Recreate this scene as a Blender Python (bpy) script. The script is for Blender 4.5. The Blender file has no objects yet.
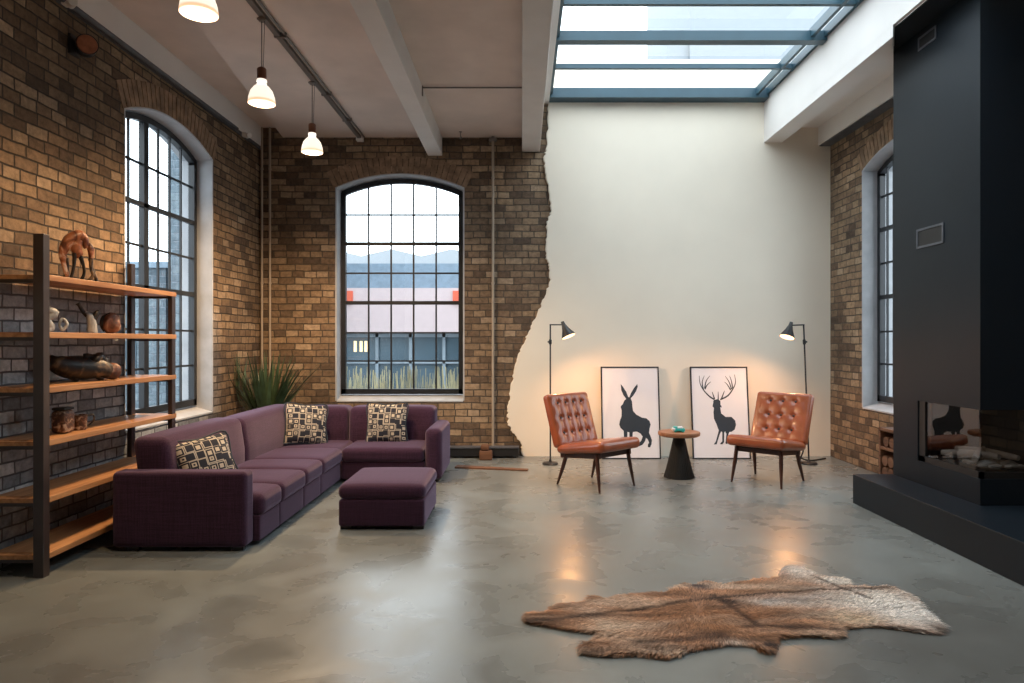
import bpy, bmesh, math, random
from mathutils import Vector, Matrix, noise
from mathutils.geometry import tessellate_polygon
random.seed(7)
PI = math.pi
C = bpy.context.scene.collection
F = 683.0; VX = 522.0; VY = 341.0; H = 1.4      # focal length in px, vanishing point, eye height
D = 8.31                                        # back wall distance
def bx(px): return (px - VX) * D / F
def bz(py): return H + (VY - py) * D / F
XL, XR = -3.20, 3.747
YF = -1.6

# ------------------------------------------------------------------ materials
def nodes_of(name):
    m = bpy.data.materials.new(name); m.use_nodes = True
    nt = m.node_tree; b = nt.nodes['Principled BSDF']
    return m, nt, b
def N(nt, t, **kw):
    n = nt.nodes.new(t)
    for k, v in kw.items():
        if k in n.inputs: n.inputs[k].default_value = v
        else: setattr(n, k, v)
    return n
def ramp(nt, stops, fac=None):
    r = nt.nodes.new('ShaderNodeValToRGB'); el = r.color_ramp.elements
    while len(el) < len(stops): el.new(0.5)
    for e, (p, c) in zip(el, stops):
        e.position = p; e.color = (*c, 1) if len(c) == 3 else c
    if fac is not None: nt.links.new(fac, r.inputs['Fac'])
    return r
def mixc(nt, fac, a, b, mode='MIX'):
    m = nt.nodes.new('ShaderNodeMix'); m.data_type = 'RGBA'; m.blend_type = mode
    for i, v in ((0, fac), (6, a), (7, b)):
        if hasattr(v, 'is_linked'): nt.links.new(v, m.inputs[i])
        else: m.inputs[i].default_value = v if i == 0 else (*v, 1)
    return m.outputs[2]
def bump(nt, b, h, strength=.3, dist=.01):
    n = N(nt, 'ShaderNodeBump', Strength=strength, Distance=dist)
    nt.links.new(h, n.inputs['Height']); nt.links.new(n.outputs[0], b.inputs['Normal'])
def mat(name, col, rough=.5, metal=0, var=.12, scale=8, bmp=0, bscale=60, spec=.5, coat=0):
    m, nt, b = nodes_of(name)
    tc = N(nt, 'ShaderNodeTexCoord')
    nz = N(nt, 'ShaderNodeTexNoise', Scale=scale, Detail=5.0)
    nt.links.new(tc.outputs['Object'], nz.inputs['Vector'])
    lo = tuple(c * (1 - var) for c in col); hi = tuple(min(1, c * (1 + var)) for c in col)
    r = ramp(nt, [(.3, lo), (.7, hi)], nz.outputs['Fac'])
    nt.links.new(r.outputs[0], b.inputs['Base Color'])
    b.inputs['Roughness'].default_value = rough; b.inputs['Metallic'].default_value = metal
    b.inputs['Specular IOR Level'].default_value = spec
    b.inputs['Coat Weight'].default_value = coat
    if bmp:
        n2 = N(nt, 'ShaderNodeTexNoise', Scale=bscale, Detail=4.0)
        nt.links.new(tc.outputs['Object'], n2.inputs['Vector'])
        bump(nt, b, n2.outputs['Fac'], bmp, .005)
    return m
def emit(name, col, s):
    m, nt, b = nodes_of(name)
    b.inputs['Base Color'].default_value = (*col, 1)
    b.inputs['Emission Color'].default_value = (*col, 1); b.inputs['Emission Strength'].default_value = s
    return m

def brick_mat(name, stops, mortar, wash=False, scale=1.0):
    m, nt, b = nodes_of(name); L = nt.links
    uv = N(nt, 'ShaderNodeUVMap'); uv.uv_map = 'UVMap'
    nz = N(nt, 'ShaderNodeTexNoise', Scale=5.0, Detail=3.0); L.new(uv.outputs[0], nz.inputs['Vector'])
    sub = N(nt, 'ShaderNodeVectorMath', operation='SUBTRACT'); L.new(nz.outputs['Color'], sub.inputs[0]); sub.inputs[1].default_value = (.5, .5, .5)
    sc = N(nt, 'ShaderNodeVectorMath', operation='SCALE'); L.new(sub.outputs[0], sc.inputs[0]); sc.inputs['Scale'].default_value = .026
    ad = N(nt, 'ShaderNodeVectorMath', operation='ADD'); L.new(uv.outputs[0], ad.inputs[0]); L.new(sc.outputs[0], ad.inputs[1])
    br = N(nt, 'ShaderNodeTexBrick'); L.new(ad.outputs[0], br.inputs['Vector'])
    br.offset = .5; br.squash = .72; br.squash_frequency = 3
    for k, v in (('Color1', (0, 0, 0, 1)), ('Color2', (1, 1, 1, 1)), ('Mortar', (.5, .5, .5, 1)), ('Scale', scale), ('Mortar Size', .008),
                 ('Mortar Smooth', .55), ('Bias', 0.0), ('Brick Width', .205), ('Row Height', .0805)):
        br.inputs[k].default_value = v
    r = ramp(nt, stops, br.outputs['Color'])
    n2 = N(nt, 'ShaderNodeTexNoise', Scale=18.0, Detail=8.0, Roughness=.7); L.new(uv.outputs[0], n2.inputs['Vector'])
    r2 = ramp(nt, [(.3, (.5, .5, .5)), (.75, (1.25, 1.22, 1.2))], n2.outputs['Fac'])
    c1 = mixc(nt, 1.0, r.outputs[0], r2.outputs[0], 'MULTIPLY')
    n3 = N(nt, 'ShaderNodeTexNoise', Scale=1.1, Detail=5.0); L.new(uv.outputs[0], n3.inputs['Vector'])
    r3 = ramp(nt, [(.35, (.55, .55, .57)), (.62, (1.15, 1.1, 1.05))], n3.outputs['Fac'])
    c2 = mixc(nt, .8, c1, r3.outputs[0], 'MULTIPLY')
    n4 = N(nt, 'ShaderNodeTexNoise', Scale=30.0, Detail=4.0); L.new(uv.outputs[0], n4.inputs['Vector'])
    mr = ramp(nt, [(.3, tuple(c * .5 for c in mortar)), (.7, mortar)], n4.outputs['Fac'])
    c3 = mixc(nt, br.outputs['Fac'], c2, mr.outputs[0])
    if wash:     # the lower bricks behind the shelving carry an old grey limewash
        sp = N(nt, 'ShaderNodeSeparateXYZ'); L.new(uv.outputs[0], sp.inputs[0])
        # snap to courses so the wash ends at brick edges
        def math_(op, a, bb):
            q = N(nt, 'ShaderNodeMath', operation=op)
            for i, v in ((0, a), (1, bb)):
                if hasattr(v, 'is_linked'): L.new(v, q.inputs[i])
                else: q.inputs[i].default_value = v
            return q.outputs[0]
        rag = math_('MULTIPLY', n3.outputs['Fac'], .5)
        zz = math_('ADD', sp.outputs['Y'], rag)
        mz = N(nt, 'ShaderNodeMapRange'); L.new(zz, mz.inputs['Value'])
        mz.inputs['From Min'].default_value = 2.03; mz.inputs['From Max'].default_value = 1.93
        my = N(nt, 'ShaderNodeMapRange'); L.new(sp.outputs['X'], my.inputs['Value'])
        my.inputs['From Min'].default_value = 7.3; my.inputs['From Max'].default_value = 6.6
        w = math_('MULTIPLY', mz.outputs[0], my.outputs[0])
        w = math_('MULTIPLY', w, .95)
        gr = ramp(nt, [(0, (.20, .22, .25)), (.6, (.40, .44, .48)), (1, (.62, .66, .70))], br.outputs['Color'])
        g2 = mixc(nt, 1.0, gr.outputs[0], r2.outputs[0], 'MULTIPLY')
        g3 = mixc(nt, br.outputs['Fac'], g2, (.10, .10, .11))
        c3 = mixc(nt, w, c3, g3)
    L.new(c3, b.inputs['Base Color'])
    b.inputs['Roughness'].default_value = .82; b.inputs['Specular IOR Level'].default_value = .25
    inv = N(nt, 'ShaderNodeMath', operation='SUBTRACT'); inv.inputs[0].default_value = 1.0; L.new(br.outputs['Fac'], inv.inputs[1])
    mad = N(nt, 'ShaderNodeMath', operation='MULTIPLY_ADD'); L.new(n2.outputs['Fac'], mad.inputs[0]); mad.inputs[1].default_value = .45; L.new(inv.outputs[0], mad.inputs[2])
    bump(nt, b, mad.outputs[0], .8, .012)
    return m
ST = [(0, (.12, .088, .066)), (.25, (.205, .145, .098)), (.55, (.28, .198, .13)), (.85, (.35, .255, .165)), (1, (.44, .34, .24))]
M = {}
M['brick'] = brick_mat('old brown brick', ST, (.11, .09, .072))
M['brick_left'] = brick_mat('old brown brick with limewash', [(p, (c[0] * .95, c[1] * .93, c[2] * .9)) for p, c in ST], (.075, .063, .052), wash=True)
M['facade_brick'] = brick_mat('grey facade brick', [(0, (.13, .18, .22)), (1, (.22, .28, .32))], (.2, .24, .28))
M['arch_brick'] = mat('arch brick', (.25, .165, .105), .85, var=.45, scale=9, bmp=.6, bscale=40)
M['plaster'] = mat('cream plaster', (.86, .78, .655), .75, var=.03, scale=1.5, bmp=.05, bscale=90)
M['white_paint'] = mat('white ceiling paint', (.80, .77, .74), .7, var=.03, scale=2, bmp=.05)
M['ceiling_paint'] = mat('board marked ceiling paint', (.70, .60, .54), .75, var=.08, scale=2.5, bmp=.15, bscale=20)
M['beam_paint'] = mat('grey white beam paint', (.70, .68, .66), .65, var=.05, scale=3, bmp=.05)
M['reveal'] = mat('limewashed reveal', (.42, .43, .45), .8, var=.12, scale=6, bmp=.3, bscale=30)
M['steel_blue'] = mat('blue grey painted steel', (.028, .075, .105), .4, var=.1, scale=4)
M['window_black'] = mat('black painted steel', (.012, .014, .018), .4, var=.2)
M['dark_steel'] = mat('dark steel channel', (.09, .095, .11), .5, var=.2)
M['pipe'] = mat('painted pipe', (.38, .31, .24), .5, var=.1)
M['grey_metal'] = mat('grey metal', (.22, .20, .19), .45, metal=.6, var=.1)
M['white_plastic'] = mat('white plastic', (.75, .73, .70), .5)
# leather, fabric
M['leather'] = mat('cognac leather', (.31, .072, .024), .3, var=.18, scale=7, bmp=.12, bscale=120, coat=.35)
M['button'] = mat('dark leather button', (.045, .03, .028), .4)
M['walnut'] = mat('dark walnut', (.055, .018, .010), .35, var=.3, scale=14)
def fabric(name, col):
    m, nt, b = nodes_of(name); L = nt.links
    tc = N(nt, 'ShaderNodeTexCoord')
    hs = []
    for sc in ((6, 160, 160), (160, 6, 160), (160, 160, 6)):
        mp = N(nt, 'ShaderNodeMapping'); mp.inputs['Scale'].default_value = sc; L.new(tc.outputs['Object'], mp.inputs['Vector'])
        nz = N(nt, 'ShaderNodeTexNoise', Scale=1.0, Detail=2.0); L.new(mp.outputs[0], nz.inputs['Vector']); hs.append(nz.outputs['Fac'])
    a = N(nt, 'ShaderNodeMath', operation='ADD'); L.new(hs[0], a.inputs[0]); L.new(hs[1], a.inputs[1])
    a2 = N(nt, 'ShaderNodeMath', operation='ADD'); L.new(a.outputs[0], a2.inputs[0]); L.new(hs[2], a2.inputs[1])
    d = N(nt, 'ShaderNodeMath', operation='DIVIDE'); L.new(a2.outputs[0], d.inputs[0]); d.inputs[1].default_value = 3.0
    r = ramp(nt, [(.40, tuple(c * .62 for c in col)), (.60, tuple(c * 1.35 for c in col))], d.outputs[0])
    L.new(r.outputs[0], b.inputs['Base Color'])
    b.inputs['Roughness'].default_value = .9; b.inputs['Sheen Weight'].default_value = .3; b.inputs['Sheen Roughness'].default_value = .5
    b.inputs['Sheen Tint'].default_value = (.85, .7, .95, 1); b.inputs['Specular IOR Level'].default_value = .15
    bump(nt, b, d.outputs[0], .35, .004)
    return m
M['purple'] = fabric('plum woven upholstery', (.042, .0165, .037))
def wood(name, c1, c2, axis=1, rough=.5):
    m, nt, b = nodes_of(name); L = nt.links
    tc = N(nt, 'ShaderNodeTexCoord'); mp = N(nt, 'ShaderNodeMapping'); L.new(tc.outputs['Object'], mp.inputs['Vector'])
    s = [14, 14, 14]; s[axis] = .8; mp.inputs['Scale'].default_value = s
    nz = N(nt, 'ShaderNodeTexNoise', Scale=1.6, Detail=8.0, Roughness=.6, Distortion=.6); L.new(mp.outputs[0], nz.inputs['Vector'])
    r = ramp(nt, [(.3, c1), (.7, c2)], nz.outputs['Fac']); L.new(r.outputs[0], b.inputs['Base Color'])
    b.inputs['Roughness'].default_value = rough; bump(nt, b, nz.outputs['Fac'], .1, .003)
    return m
M['oak'] = wood('oiled oak', (.27, .115, .045), (.56, .29, .13), 1, .42)
M['tabletop'] = wood('table top wood', (.20, .075, .035), (.42, .19, .09), 0, .4)
M['log'] = wood('brown rough wood', (.06, .025, .013), (.22, .10, .05), 0, .7)
M['post'] = mat('rusty brown steel post', (.034, .022, .020), .33, spec=.8, var=.3, scale=5)
M['lampblack'] = mat('black lamp metal', (.015, .015, .017), .4)
M['fire_black'] = mat('black blue panel', (.009, .014, .020), .40, var=.15, scale=1.2, bmp=.03, bscale=12, spec=.2)
M['fire_interior'] = mat('firebox black', (.008, .008, .009), .5)
M['pebble'] = mat('pale pebble', (.30, .28, .26), .8, var=.2)
M['paper'] = mat('white print paper', (.78, .78, .82), .5, var=.01)
M['ink'] = mat('dark blue grey ink', (.022, .034, .050), .6, var=.05)
M['frame_black'] = mat('black picture frame', (.010, .012, .018), .35)
M['copper'] = mat('brown wooden lamp cap', (.17, .060, .028), .45, var=.2)
M['wire'] = mat('black woven wire', (.018, .017, .016), .45, var=.3, scale=30)
M['teal'] = mat('teal glaze', (.03, .40, .36), .3, var=.2, scale=30)
M['white_glaze'] = mat('white glaze', (.8, .82, .82), .3)
M['leaf'] = mat('dark green leaf', (.050, .085, .038), .45, var=.5, scale=9)
M['pot'] = mat('dark planter', (.04, .038, .036), .6)
M['cable'] = mat('black rubber cable', (.012, .012, .012), .5)
def mottled(name, cols, scale, rough=.3):
    m, nt, b = nodes_of(name)
    tc = N(nt, 'ShaderNodeTexCoord'); nz = N(nt, 'ShaderNodeTexNoise', Scale=scale, Detail=4.0, Distortion=.8)
    nt.links.new(tc.outputs['Object'], nz.inputs['Vector'])
    n = len(cols); r = ramp(nt, [(.32 + .36 * i / (n - 1), c) for i, c in enumerate(cols)], nz.outputs['Fac'])
    nt.links.new(r.outputs[0], b.inputs['Base Color']); b.inputs['Roughness'].default_value = rough
    bump(nt, b, nz.outputs['Fac'], .4, .01)
    return m
M['animal_glaze'] = mottled('brown white glaze', [(.05, .018, .012), (.10, .03, .015), (.34, .13, .06), (.70, .60, .52)], 9)
M['dark_glaze'] = mottled('black brown glaze', [(.004, .004, .004), (.008, .007, .006), (.022, .014, .010), (.14, .09, .05)], 11, .45)
M['stone_glaze'] = mottled('rust stone', [(.03, .02, .018), (.16, .06, .035), (.35, .22, .15)], 12, .5)
M['grey_glaze'] = mottled('grey white glaze', [(.05, .05, .05), (.35, .36, .36), (.55, .55, .54)], 10, .4)
M['relief'] = mottled('carved brown relief', [(.03, .012, .008), (.14, .055, .025), (.50, .36, .25)], 32, .5)
M['rust_disc'] = mat('rust brown disc', (.30, .11, .055), .6, var=.3, scale=20)

# concrete floor
def floor_mat():
    m, nt, b = nodes_of('polished concrete'); L = nt.links
    tc = N(nt, 'ShaderNodeTexCoord')
    n1 = N(nt, 'ShaderNodeTexNoise', Scale=.5, Detail=4.0, Roughness=.5, Distortion=.3); L.new(tc.outputs['Object'], n1.inputs['Vector'])
    r1 = ramp(nt, [(.28, (.115, .115, .108)), (.5, (.172, .186, .180)), (.72, (.225, .25, .246))], n1.outputs['Fac'])
    n2 = N(nt, 'ShaderNodeTexNoise', Scale=3.0, Detail=5.0, Roughness=.5, Distortion=.4); L.new(tc.outputs['Object'], n2.inputs['Vector'])
    r2 = ramp(nt, [(.3, (.86, .85, .84)), (.7, (1.10, 1.11, 1.11))], n2.outputs['Fac'])
    c = mixc(nt, 1.0, r1.outputs[0], r2.outputs[0], 'MULTIPLY'); L.new(c, b.inputs['Base Color'])
    rr = N(nt, 'ShaderNodeMapRange'); L.new(n2.outputs['Fac'], rr.inputs['Value'])
    rr.inputs['From Min'].default_value = .3; rr.inputs['From Max'].default_value = .7
    rr.inputs['To Min'].default_value = .22; rr.inputs['To Max'].default_value = .36; L.new(rr.outputs[0], b.inputs['Roughness'])
    b.inputs['Specular IOR Level'].default_value = .55
    n3 = N(nt, 'ShaderNodeTexNoise', Scale=2.2, Detail=3.0); L.new(tc.outputs['Object'], n3.inputs['Vector'])
    bump(nt, b, n3.outputs['Fac'], .05, .02)
    return m
M['concrete'] = floor_mat()
def glass_mat(name, tint, refl=.06, rough=0.0):
    m = bpy.data.materials.new(name); m.use_nodes = True; nt = m.node_tree; nt.nodes.clear()
    o = N(nt, 'ShaderNodeOutputMaterial'); t = N(nt, 'ShaderNodeBsdfTransparent'); t.inputs[0].default_value = (*tint, 1)
    g = N(nt, 'ShaderNodeBsdfGlossy'); g.inputs['Roughness'].default_value = rough
    geo = N(nt, 'ShaderNodeNewGeometry'); dt = N(nt, 'ShaderNodeVectorMath', operation='DOT_PRODUCT')
    nt.links.new(geo.outputs['Normal'], dt.inputs[0]); nt.links.new(geo.outputs['Incoming'], dt.inputs[1])
    def mm(op, a, b):
        q = N(nt, 'ShaderNodeMath', operation=op)
        for i, v in ((0, a), (1, b)):
            if hasattr(v, 'is_linked'): nt.links.new(v, q.inputs[i])
            else: q.inputs[i].default_value = v
        return q.outputs[0]
    fr_ = mm('ADD', mm('MULTIPLY', mm('POWER', mm('SUBTRACT', 1.0, mm('ABSOLUTE', dt.outputs['Value'], 0)), 5.0), 1 - refl), refl)
    nz = N(nt, 'ShaderNodeTexNoise', Scale=3.0); bp = N(nt, 'ShaderNodeBump', Strength=.02, Distance=.01)
    nt.links.new(nz.outputs['Fac'], bp.inputs['Height']); nt.links.new(bp.outputs[0], g.inputs['Normal'])
    mx = N(nt, 'ShaderNodeMixShader')
    nt.links.new(fr_, mx.inputs[0]); nt.links.new(t.outputs[0], mx.inputs[1]); nt.links.new(g.outputs[0], mx.inputs[2])
    nt.links.new(mx.outputs[0], o.inputs['Surface'])
    return m
M['glass'] = glass_mat('window glass', (.86, .93, .97))
M['fire_glass'] = glass_mat('fireplace glass', (.6, .6, .6), .09)
M['lamp_white'] = emit('glowing lamp inside', (1.0, .62, .34), 2.2)
def shade_mat():
    m, nt, b = nodes_of('glowing prismatic glass'); L = nt.links
    tc = N(nt, 'ShaderNodeTexCoord'); sp = N(nt, 'ShaderNodeSeparateXYZ'); L.new(tc.outputs['Object'], sp.inputs[0])
    r = ramp(nt, [(0.0, (1, .72, .48)), (.06, (.95, .45, .22)), (.12, (1, .86, .70)), (1, (1, .90, .78))])
    mr = N(nt, 'ShaderNodeMapRange'); L.new(sp.outputs['Z'], mr.inputs['Value']); mr.inputs['From Min'].default_value = 0; mr.inputs['From Max'].default_value = .2
    L.new(mr.outputs[0], r.inputs[0]); L.new(r.outputs[0], b.inputs['Emission Color']); b.inputs['Emission Strength'].default_value = .85
    b.inputs['Base Color'].default_value = (.9, .85, .8, 1); b.inputs['Roughness'].default_value = .15
    return m
M['shade'] = shade_mat()
def pillow_mat():
    m, nt, b = nodes_of('black and cream woven pattern'); L = nt.links
    tc = N(nt, 'ShaderNodeTexCoord')
    mp = N(nt, 'ShaderNodeMapping'); mp.inputs['Scale'].default_value = (17, 1, 17); L.new(tc.outputs['Object'], mp.inputs['Vector'])
    v = N(nt, 'ShaderNodeTexVoronoi', voronoi_dimensions='3D', feature='F1', distance='CHEBYCHEV'); v.inputs['Scale'].default_value = 1.0; v.inputs['Randomness'].default_value = .35
    L.new(mp.outputs[0], v.inputs['Vector'])
    r = ramp(nt, [(0, (.03, .03, .045)), (.10, (.03, .03, .045)), (.13, (.55, .47, .37)), (.24, (.55, .48, .38)), (.27, (.02, .022, .035)), (.42, (.02, .022, .035)), (.45, (.50, .44, .36)), (.53, (.50, .44, .36)), (.56, (.02, .022, .035))], v.outputs['Distance'])
    r.color_ramp.interpolation = 'LINEAR'
    L.new(r.outputs[0], b.inputs['Base Color']); b.inputs['Roughness'].default_value = .9
    return m
M['pattern'] = pillow_mat()
def fur_mat():
    m, nt, b = nodes_of('animal fur'); at = N(nt, 'ShaderNodeAttribute'); at.attribute_name = 'Col'
    nt.links.new(at.outputs['Color'], b.inputs['Base Color']); b.inputs['Roughness'].default_value = .65; b.inputs['Specular IOR Level'].default_value = .3
    return m
M['fur'] = fur_mat()
# outside
M['fascia'] = mat('pinkish white fascia', (.50, .40, .40), .7, var=.03)
M['outroof'] = mat('blue grey roof', (.17, .23, .29), .7)
M['outred'] = mat('red sign panel', (.60, .10, .05), .6, var=.05)
M['shopfront'] = mat('teal shop glazing', (.05, .09, .12), .3, var=.3, scale=1.0)
M['shopframe'] = mat('pale shop frame', (.22, .27, .31), .5)
M['outlamp'] = emit('yellow shop lamp', (1, .75, .4), 1.0)
M['outground'] = mat('grey asphalt', (.30, .31, .32), .9)
M['outgrass'] = mat('pale reed', (.40, .36, .22), .8, var=.5, scale=3)
M['pale_render'] = mat('pale render', (.30, .32, .34), .9, var=.02)

# ------------------------------------------------------------------ mesh helpers
def link(me, name, m, parent=None, smooth=False, loc=None):
    o = bpy.data.objects.new(name, me); C.objects.link(o)
    for x in (m if isinstance(m, (list, tuple)) else [m]): me.materials.append(x)
    if smooth:
        for p in me.polygons: p.use_smooth = True
    if parent: o.parent = parent
    if loc: o.location = loc
    return o
class MB:
    def __init__(s): s.v = []; s.f = []; s.mi = []
    def add(s, vs, fs, mi=0):
        k = len(s.v); s.v += [tuple(v) for v in vs]; s.f += [tuple(i + k for i in f) for f in fs]; s.mi += [mi] * len(fs); return s
    def box(s, a, b, mi=0):
        x0, y0, z0 = a; x1, y1, z1 = b
        return s.add([(x0, y0, z0), (x1, y0, z0), (x1, y1, z0), (x0, y1, z0), (x0, y0, z1), (x1, y0, z1), (x1, y1, z1), (x0, y1, z1)],
                     [(0, 3, 2, 1), (4, 5, 6, 7), (0, 1, 5, 4), (1, 2, 6, 5), (2, 3, 7, 6), (3, 0, 4, 7)], mi)
    def bar(s, p, q, w, h, mi=0, up=(0, 0, 1)):
        p = Vector(p); q = Vector(q); d = (q - p).normalized(); u = Vector(up)
        if abs(d.dot(u)) > .98: u = Vector((0, 1, 0))
        a = d.cross(u).normalized() * w / 2; b = d.cross(a).normalized() * h / 2
        vs = [p - a - b, p + a - b, p + a + b, p - a + b, q - a - b, q + a - b, q + a + b, q - a + b]
        return s.add(vs, [(0, 3, 2, 1), (4, 5, 6, 7), (0, 1, 5, 4), (1, 2, 6, 5), (2, 3, 7, 6), (3, 0, 4, 7)], mi)
    def tube(s, pts, r, n=10, mi=0, smooth=0):
        pts = [Vector(p) for p in pts]
        if not hasattr(r, '__len__'): r = [r] * len(pts)
        if smooth and len(pts) > 2:
            P, R = [], []
            for i in range(len(pts) - 1):
                p0 = pts[max(i - 1, 0)]; p1 = pts[i]; p2 = pts[i + 1]; p3 = pts[min(i + 2, len(pts) - 1)]
                for k in range(smooth):
                    t = k / smooth
                    P.append(.5 * ((2 * p1) + (p2 - p0) * t + (2 * p0 - 5 * p1 + 4 * p2 - p3) * t * t + (3 * p1 - p0 - 3 * p2 + p3) * t ** 3))
                    R.append(r[i] * (1 - t) + r[i + 1] * t)
            P.append(pts[-1]); R.append(r[-1]); pts, r = P, R
        vs = []; fs = []; a = None
        for i, p in enumerate(pts):
            d = (pts[min(i + 1, len(pts) - 1)] - pts[max(i - 1, 0)]).normalized()
            if a is None:
                a = d.orthogonal().normalized()
            else:
                a = (a - d * a.dot(d)).normalized()
            b = d.cross(a)
            for k in range(n):
                t = 2 * PI * k / n; vs.append(p + (a * math.cos(t) + b * math.sin(t)) * r[i])
        for i in range(len(pts) - 1):
            for k in range(n):
                fs.append((i * n + k, i * n + (k + 1) % n, (i + 1) * n + (k + 1) % n, (i + 1) * n + k))
        fs.append(tuple(reversed(range(n)))); fs.append(tuple((len(pts) - 1) * n + k for k in range(n)))
        return s.add(vs, fs, mi)
    def lathe(s, prof, n=28, c=(0, 0, 0), mi=0, cap=True):
        vs = []; fs = []
        for r, z in prof:
            for k in range(n):
                t = 2 * PI * k / n; vs.append((c[0] + r * math.cos(t), c[1] + r * math.sin(t), c[2] + z))
        for i in range(len(prof) - 1):
            for k in range(n): fs.append((i * n + k, i * n + (k + 1) % n, (i + 1) * n + (k + 1) % n, (i + 1) * n + k))
        if cap:
            fs.append(tuple(reversed(range(n)))); fs.append(tuple((len(prof) - 1) * n + k for k in range(n)))
        return s.add(vs, fs, mi)
    def prism(s, pts, z0, z1, mi=0):
        n = len(pts); vs = [(x, y, z0) for x, y in pts] + [(x, y, z1) for x, y in pts]
        fs = [tuple(reversed(range(n))), tuple(range(n, 2 * n))] + [(i, (i + 1) % n, n + (i + 1) % n, n + i) for i in range(n)]
        return s.add(vs, fs, mi)
    def rbox(s, c, size, r, bulge=(0, 0), N_=8, fn=None, mi=0, rot=None):
        """rounded box; bulge = (top, front) crowns"""
        h = [x / 2 for x in size]; r = min(r, min(h) * .98)
        def coords(hh, n):
            e = [hh - r + r * math.sin(PI / 2 * k / 4) for k in range(0, 5)]
            n = max(n, 2); inn = [-(hh - r) + 2 * (hh - r) * k / n for k in range(n + 1)]
            return sorted(set([round(x, 6) for x in [-x for x in e] + inn + e]))
        cs = [coords(h[i], N_ if not hasattr(N_, '__len__') else N_[i]) for i in range(3)]
        idx = {}; vs = []; fs = []
        def V(p):
            k = tuple(round(x, 5) for x in p)
            if k in idx: return idx[k]
            inner = [max(-(h[i] - r), min(h[i] - r, p[i])) for i in range(3)]
            d = Vector([p[i] - inner[i] for i in range(3)])
            # equal-angle rounding: use tan-corrected direction
            q = Vector(inner) + d.normalized() * r
            u, v, w = (q[i] / h[i] for i in range(3))
            if bulge[0] and p[2] > 0: q.z += bulge[0] * max(0, 1 - u ** 4) * max(0, 1 - v ** 4) * max(0, w)
            if fn: q = Vector(fn(q, (u, v, w)))
            if rot is not None: q = rot @ q
            idx[k] = len(vs); vs.append(q + Vector(c)); return idx[k]
        for ax in range(3):
            a, b = [i for i in range(3) if i != ax]
            for sg in (-1, 1):
                for i in range(len(cs[a]) - 1):
                    for j in range(len(cs[b]) - 1):
                        quad = []
                        for (ii, jj) in ((i, j), (i + 1, j), (i + 1, j + 1), (i, j + 1)):
                            p = [0, 0, 0]; p[ax] = sg * h[ax]; p[a] = cs[a][ii]; p[b] = cs[b][jj]; quad.append(V(p))
                        if len(set(quad)) < 4: continue
                        fs.append(tuple(quad))
        return s.add(vs, fs, mi)
    def build(s, name, m, parent=None, smooth=False, loc=None, uv=None, bevel=0, angle=40):
        me = bpy.data.meshes.new(name); me.from_pydata(s.v, [], s.f)
        for p, k in zip(me.polygons, s.mi): p.material_index = k
        bm = bmesh.new(); bm.from_mesh(me)
        bmesh.ops.recalc_face_normals(bm, faces=bm.faces[:])
        bm.to_mesh(me); bm.free()
        if uv:
            l = me.uv_layers.new(name='UVMap')
            for lp in me.loops:
                co = me.vertices[lp.vertex_index].co; l.data[lp.index].uv = uv(co)
        o = link(me, name, m, parent, smooth, loc)
        if smooth:
            try: me.set_sharp_from_angle(angle=math.radians(angle))
            except Exception: pass
        if bevel:
            b = o.modifiers.new('bevel', 'BEVEL'); b.width = bevel; b.segments = 2; b.limit_method = 'ANGLE'
        return o
def tag(o, label=None, cat=None, group=None, kind=None):
    for k, v in (('label', label), ('category', cat), ('group', group), ('kind', kind)):
        if v: o[k] = v
    return o
def thing(name, label, cat, loc=(0, 0, 0), rz=0, group=None):
    o = bpy.data.objects.new(name, None); C.objects.link(o); o.location = loc; o.rotation_euler = (0, 0, rz)
    o.empty_display_size = .1
    return tag(o, label, cat, group)
def struct(o, label=None): o['kind'] = 'structure'; return (tag(o, label) if label else o)

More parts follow.
